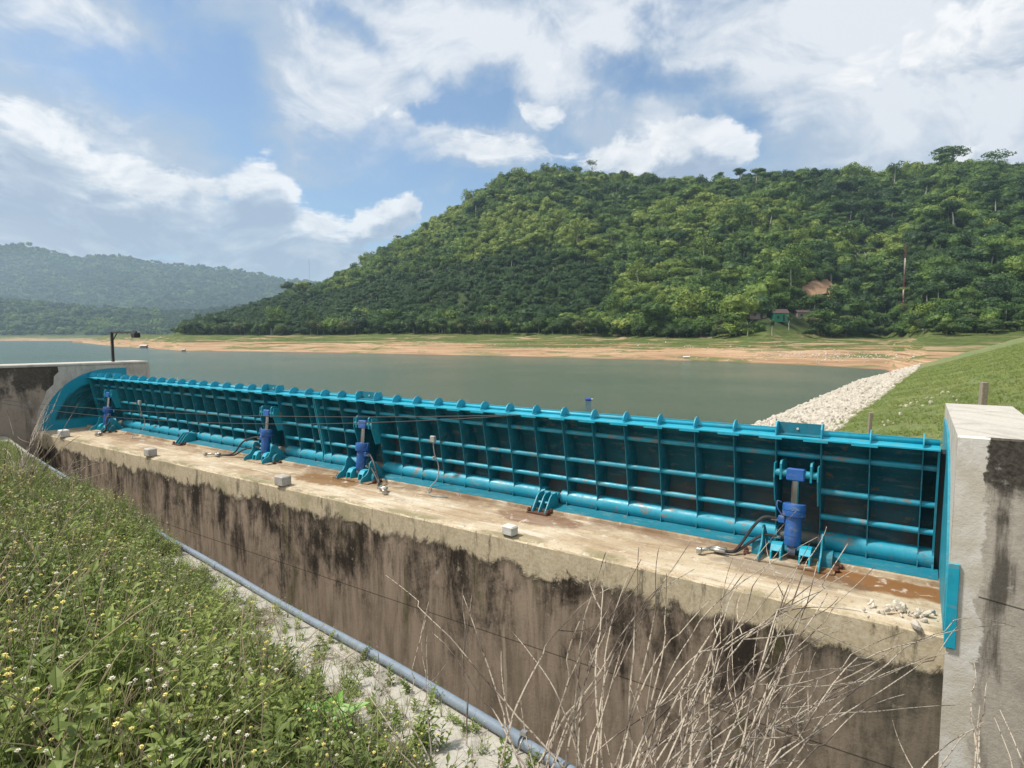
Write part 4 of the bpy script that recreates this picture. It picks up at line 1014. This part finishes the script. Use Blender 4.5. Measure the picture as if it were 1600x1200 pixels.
src = [plant(1), plant(2), plant(3, .30), plant(4, .42), plant(5, .32, 'grass'), plant(6, .26, 'grass'), plant(7, .42, 'grass'), plant(8, .30, 'dry'), plant(9, .24, 'dry'), plant(10, .33, 'flower'), plant(11, .33, 'flower'), plant(12, .28, 'flower'), plant(13, .36, 'flower'), plant(14, .62, 'stalk'), plant(15, .5, 'stalk')]
n0 = 95000; r_ = rng.uniform(0, 1, n0)
x = -1.2+(-22)*rng.uniform(0, 1, n0)**1.45 + 1.6; d = .06+rng.uniform(0, 1, n0)**1.1*7.7
y = edgeY(x)-d; z = bankz(x, y)
c = np.stack([x, y, z-EYE], -1) @ R   # camera coords
pxl = CX+F*c[:, 0]/c[:, 2]; pyl = CY+F*c[:, 1]/c[:, 2]
ok = (c[:, 2] > .9) & (pxl > -260) & (pxl < 1250) & (pyl < 1560) & (np.hypot(x, y) > 1.15)
strip_clear = d < np.interp(x, [-7.4, -5.5, -3.5, -2, 0], [.22, .34, .54, .60, .5])+np.clip(.5*fbm(x*1.6, y*1.6, 3), -.12, .3)
far_over = (x < -4.8)
ok &= (~strip_clear | (far_over & (x > -12.4) & (x < -7.0)) | (far_over & ((x < -14.4) | ((x > -13.2) & (x < -12))) | (rng.uniform(0, 1, n0) < .15)) | (rng.uniform(0, 1, n0) < .012))
dist = np.hypot(x, y); ok &= rng.uniform(0, 1, n0) < np.clip(1.25-dist*.03, .35, 1)
bare = fbm(x*.8+30, y*.8, 3) < -.20; ok &= ~(bare & (rng.uniform(0, 1, n0) < .7))
x, y, z, dist, dd = x[ok], y[ok], z[ok], dist[ok], d[ok]; n = len(x); print('weeds', n)
kind = rng.choice(15, n, p=np.array([8, 8, 7, 5, 12, 12, 10, 8, 8, 5, 6, 3, 3, 3, 2])/100)
s_ = rng.uniform(.75, 1.5, n)*np.clip(dist/3.0, .5, 1)*np.where((x > -12.4) & (x < -7.0), np.clip(.5+dd*.45, .5, 1), np.clip(.25+dd*.55, .35, 1.05))
tone = np.clip(.45+fbm(x*.7, y*.7, 3)*.9+rng.normal(0, .14, n), 0, 1)
scatter('weeds', np.stack([x, y, z-.01], -1), np.stack([rng.normal(0, .16, n), rng.normal(0, .16, n), rng.uniform(0, 6.28, n)], -1), np.stack([s_, s_, s_*rng.uniform(.8, 1.25, n)], -1), kind, tone, src,
        'green weeds and grass with small yellow and cream flowers covering the near bank')
# dead litter lying on the wall top and under the weeds
n = 2600; x = 1.0-rng.uniform(0, 1, n)**1.4*13; d = rng.uniform(.05, 1.0, n)**.8; y = edgeY(x)-d; z = edgeZ(x)+.012
kp = fbm(x*1.8+9, y*1.8, 3)+.35*d > .16; x, y, z = x[kp], y[kp], z[kp]; n = len(x); s_ = rng.uniform(.3, .8, n)
lit_src = [plant(31, .24, 'dry'), plant(32, .2, 'dry'), plant(33, .12, 'leafy')]
scatter('dry_litter', np.stack([x, y, z], -1), np.stack([rng.uniform(1.2, 1.6, n), rng.uniform(-.2, .2, n), rng.uniform(0, 6.28, n)], -1), np.stack([s_, s_, s_], -1), rng.integers(0, 3, n), np.clip(rng.normal(.2, .1, n), 0, 1), lit_src, 'dead stems and litter lying on the pale wall top')
# large leaved plant near the bottom
p = onz(505, 1150, 1.0); o = plant(77, .30, 'broad'); o.name = 'broad_leaved_plant'; o.location = (p.x, p.y, float(bankz(p.x, p.y))+.12)
tag(o, 'fresh green plant with broad oval leaves near the bottom of the weeds', 'plant'); 
o.data.materials.clear(); BL = plain('fresh_leaf', (.16, .33, .04), .45, 0, .3, 30); o.data.materials.append(BL); o.data.materials.append(STRAW); o.data.materials.append(STRAW); o.data.materials.append(STRAW)
# dam slope tufts and riprap
gt = [plant(21, .5, 'grass'), plant(22, .4, 'grass'), plant(23, .45, 'grass')]
n = 30000; Y = 12+rng.uniform(0, 1, n)**1.5*110; cc = rng.uniform(10.5, 27, n); X = dam_x0(Y)+cc; kz = WL+DS*cc
sc = rng.uniform(.7, 1.5, n); scatter('dam_grass', np.stack([X, Y, kz-.02], -1), np.stack([rng.normal(0, .2, n), rng.normal(0, .2, n), rng.uniform(0, 6.28, n)], -1), np.stack([sc*1.5, sc*1.5, sc*.38], -1), rng.integers(0, 3, n), np.clip(rng.normal(.50, .13, n), 0, 1), gt,
        'short grass growing on the dam slope at the right')
n = 22000; Y = 25+rng.uniform(0, 1, n)**1.3*132; wid = 13.2-np.clip((Y-120)*.03, 0, 2); cc = rng.uniform(-.8, 1, n)*1.0; cc = np.where(cc < 0, cc*.8, cc*wid*.84)
edge = cc > wid-2.2+fbm(Y*.2, Y*.05+3)*5; kp = ~(edge & (rng.uniform(0, 1, n) < .75)); Y, cc = Y[kp], cc[kp]
n2 = 60; Y2 = rng.uniform(24, 60, n2); c2 = 14.5+rng.normal(0, 1.2, n2); gsel = fbm(Y2*.12, Y2*0+2) > .02; Y2, c2 = Y2[gsel], c2[gsel]; Y = np.append(Y, Y2); cc = np.append(cc, c2); n = len(Y)
X = dam_x0(Y)+cc; s_ = rng.lognormal(-1.75, .38, n)
scatter('riprap', np.stack([X, Y, WL+DS*cc+.02], -1), rng.uniform(0, 6.28, (n, 3)), np.stack([s_*1.15, s_, s_*.75], -1), rng.integers(0, 5, n), rng.uniform(0, 1, n), rocks,
        'pale broken stones lining the foot of the dam at the waterline')
# stones along the far right beach
rr = [rocks[0].copy(), rocks[3].copy()]
for q in rr: C.objects.link(q)
pts = []
for i in range(420):
    u = rnd.gauss(1290, 70) if i < 250 else rnd.uniform(620, 1430); y = (556+rnd.gauss(0, 3.0)) if i < 250 else rnd.uniform(535, float(np.interp(u, SH_u, SH_y))-1)
    if 1060 < u < 1435 and y < float(np.interp(u, SH_u, SH_y))-1 or i >= 250: p, Z = spot(min(u, 1430), y); pts.append(p[:])
pts = np.array(pts); n = len(pts); s_ = rng.lognormal(-1.35, .4, n)
scatter('shore_stones', pts, rng.uniform(0, 6.28, (n, 3)), np.stack([s_*1.3, s_, s_*.7], -1), rng.integers(0, 2, n), rng.uniform(0, 1, n), rr, 'scattered pale stones on the far sandy shore')
# concrete marker posts on the slope
PB = plain('weathered_post', (.30, .26, .20), .9, 0, .5, 12)
def dam_hit(px_, py_):
    v = ray(px_, py_); t = (WL+DS*16.7-EYE)/(v[2]-DS*v[0]+DS*.045*v[1]); return Vector((v[0]*t, v[1]*t, EYE+v[2]*t))
for (a_, yb, yt, lab, w) in ((1535, 640, 597, 'weathered square post standing behind the right pier', .26), (1358, 690, 644, 'thin weathered post behind the right end of the gates', .14), (1205, 690, 671, 'short weathered post among the stones behind the gate bracket', .2)):
    p = dam_hit(a_, yb); Zc = (R.T @ (np.array(p)-[0, 0, EYE]))[2]; h = (yb-yt)*Zc/F; b = MB(); b.box((0, 0, h/2-.1), (w, w, h+.2), rot=Euler((.01, .02, .4)), bev=.02)
    o = b.build('marker_post', PB, loc=p); tag(o, lab, 'post')

# ------------------------------------------------------------------ dry brush at the bottom
def brush(root_px, root_z, tips, label, n, seed, spread=26, r0=.0047):
    q = random.Random(seed); rp = onz(*root_px, root_z); O = rp.copy(); b = MB()
    for i in range(n):
        tx, ty, tY = q.choice(tips); tx += q.gauss(0, spread); ty += q.gauss(0, spread)
        Z0 = (R.T @ (np.array(rp)-[0, 0, EYE]))[2]; Zt = Z0*tY*q.uniform(.9, 1.12)
        v = ray(tx, ty)/F; tip = Vector((v[0]*Zt, v[1]*Zt, EYE+v[2]*Zt)); root = rp+Vector((q.uniform(-.30, .30), q.uniform(-.2, .2), q.uniform(-.15, 0)))
        L = (tip-root).length; bend = Vector((q.uniform(-.22, .10), q.uniform(-.1, .1), q.uniform(-.06, .26)))*L; m_ = root.lerp(tip, .5)+bend
        K = 22; P_ = []
        wob = [Vector((q.gauss(0, 1), q.gauss(0, 1), q.gauss(0, 1)))*.009*L for _ in range(4)]
        for j in range(K+1):
            t = j/K; p = root*(1-t)**2+m_*2*t*(1-t)+tip*t*t+wob[int(t*3.99) % 4]*math.sin(t*9+i); P_.append(p)
        rr = [r0*(1.15-t_/K*.78)*(1+(.16 if t_ % 2 else -.08)*min(1, t_/6)) for t_ in range(K+1)]
        b.tube([p-O for p in P_], rr, 5)
        for s_ in range(q.choice((0, 1, 1, 2))):
            j = q.randrange(4, 17); p = P_[j]; dr = (P_[j+1]-P_[j]).normalized(); sd = Vector((q.gauss(0, 1), q.gauss(0, .6), q.gauss(.25, .7))).normalized()
            e = p+(dr*.8+sd*.55).normalized()*L*q.uniform(.14, .42)*(1-.4*j/K); mm = p.lerp(e, .5)+sd*L*.035; K2 = 10
            P2 = [p*(1-t)**2+mm*2*t*(1-t)+e*t*t for t in [k_/K2 for k_ in range(K2+1)]]
            b.tube([v_-O for v_ in P2], [r0*.62*(1-k_/K2*.6)*(1+(.35 if k_ % 2 else -.1)) for k_ in range(K2+1)], 4)
    o = b.build('dry_shrub', STEM, loc=O); return tag(o, label, 'shrub', None)
brush((965, 1285), 1.02, [(1050, 725, 1.35), (1060, 860, 1.3), (1000, 890, 1.15), (1240, 900, 1.4), (1150, 880, 1.2), (1270, 850, 1.5), (1330, 980, 1.3), (1180, 960, 1.2), (1300, 930, 1.4)], 'tall pale dry stems fanning up from the bottom middle toward the gates', 17, 1, 34)
brush((1040, 1300), 1.0, [(1440, 1000, 1.5), (1320, 880, 1.5), (1500, 1040, 1.5), (1400, 1060, 1.4), (1280, 990, 1.3), (1250, 900, 1.35), (1560, 980, 1.6)], 'pale dry stems arching from the bottom middle toward the right pier', 17, 2, 34)
brush((860, 1275), 1.05, [(860, 840, 1.25), (800, 880, 1.2), (720, 900, 1.25), (690, 1000, 1.15), (640, 960, 1.25), (960, 900, 1.2), (930, 980, 1.1), (780, 980, 1.1), (1000, 1020, 1.2), (1010, 880, 1.2), (1120, 960, 1.25), (1180, 1040, 1.2)], 'tangled grey dry stems right of the blue pipe at the bottom', 18, 3, 34)
brush((1010, 1300), .9, [(1150, 1080, 1.2), (1250, 1120, 1.25), (960, 1120, 1.1), (1350, 1150, 1.3), (1080, 1100, 1.15), (1180, 1020, 1.3)], 'dense low mat of dry twigs along the bottom edge', 26, 4, 46)
brush((1500, 1330), .95, [(1550, 1135, 1.2), (1575, 1120, 1.2), (1520, 1060, 1.2), (1480, 1120, 1.3)], 'few dark dry stems in front of the foot of the right pier', 6, 5, 15)
brush((680, 1280), 1.1, [(560, 1030, 1.1), (600, 1080, 1.1), (720, 1060, 1.2), (500, 1100, 1.0), (660, 960, 1.25)], 'thin dark twigs leaning over the pale wall top near the bottom', 8, 6, 20, .0032)
brush((30, 790), .35, [(95, 640, 1.1), (20, 660, 1.0), (60, 680, 1.0), (130, 700, 1.1), (150, 720, 1.1), (5, 700, 1.05), (170, 700, 1.1)], 'brown dry twigs beside the left end of the weir', 30, 7, 22, .007)
# ------------------------------------------------------------------ air
b = MB(); b.box((-2000, 2000, 230), (9000, 6500, 480)); hz = b.v
hz = MB(); hz.box((-1800, 2550, 240), (7600, 5300, 500)); HZ, N = mat('air')
vol = N.node('ShaderNodeVolumePrincipled', {'Color': (.60, .82, 1.0, 1), 'Density': .00013, 'Anisotropy': .2}); oo = N.n.new('ShaderNodeOutputMaterial'); N.l.new(vol, oo.inputs['Volume'])
tag(hz.build('haze', HZ), kind='stuff')
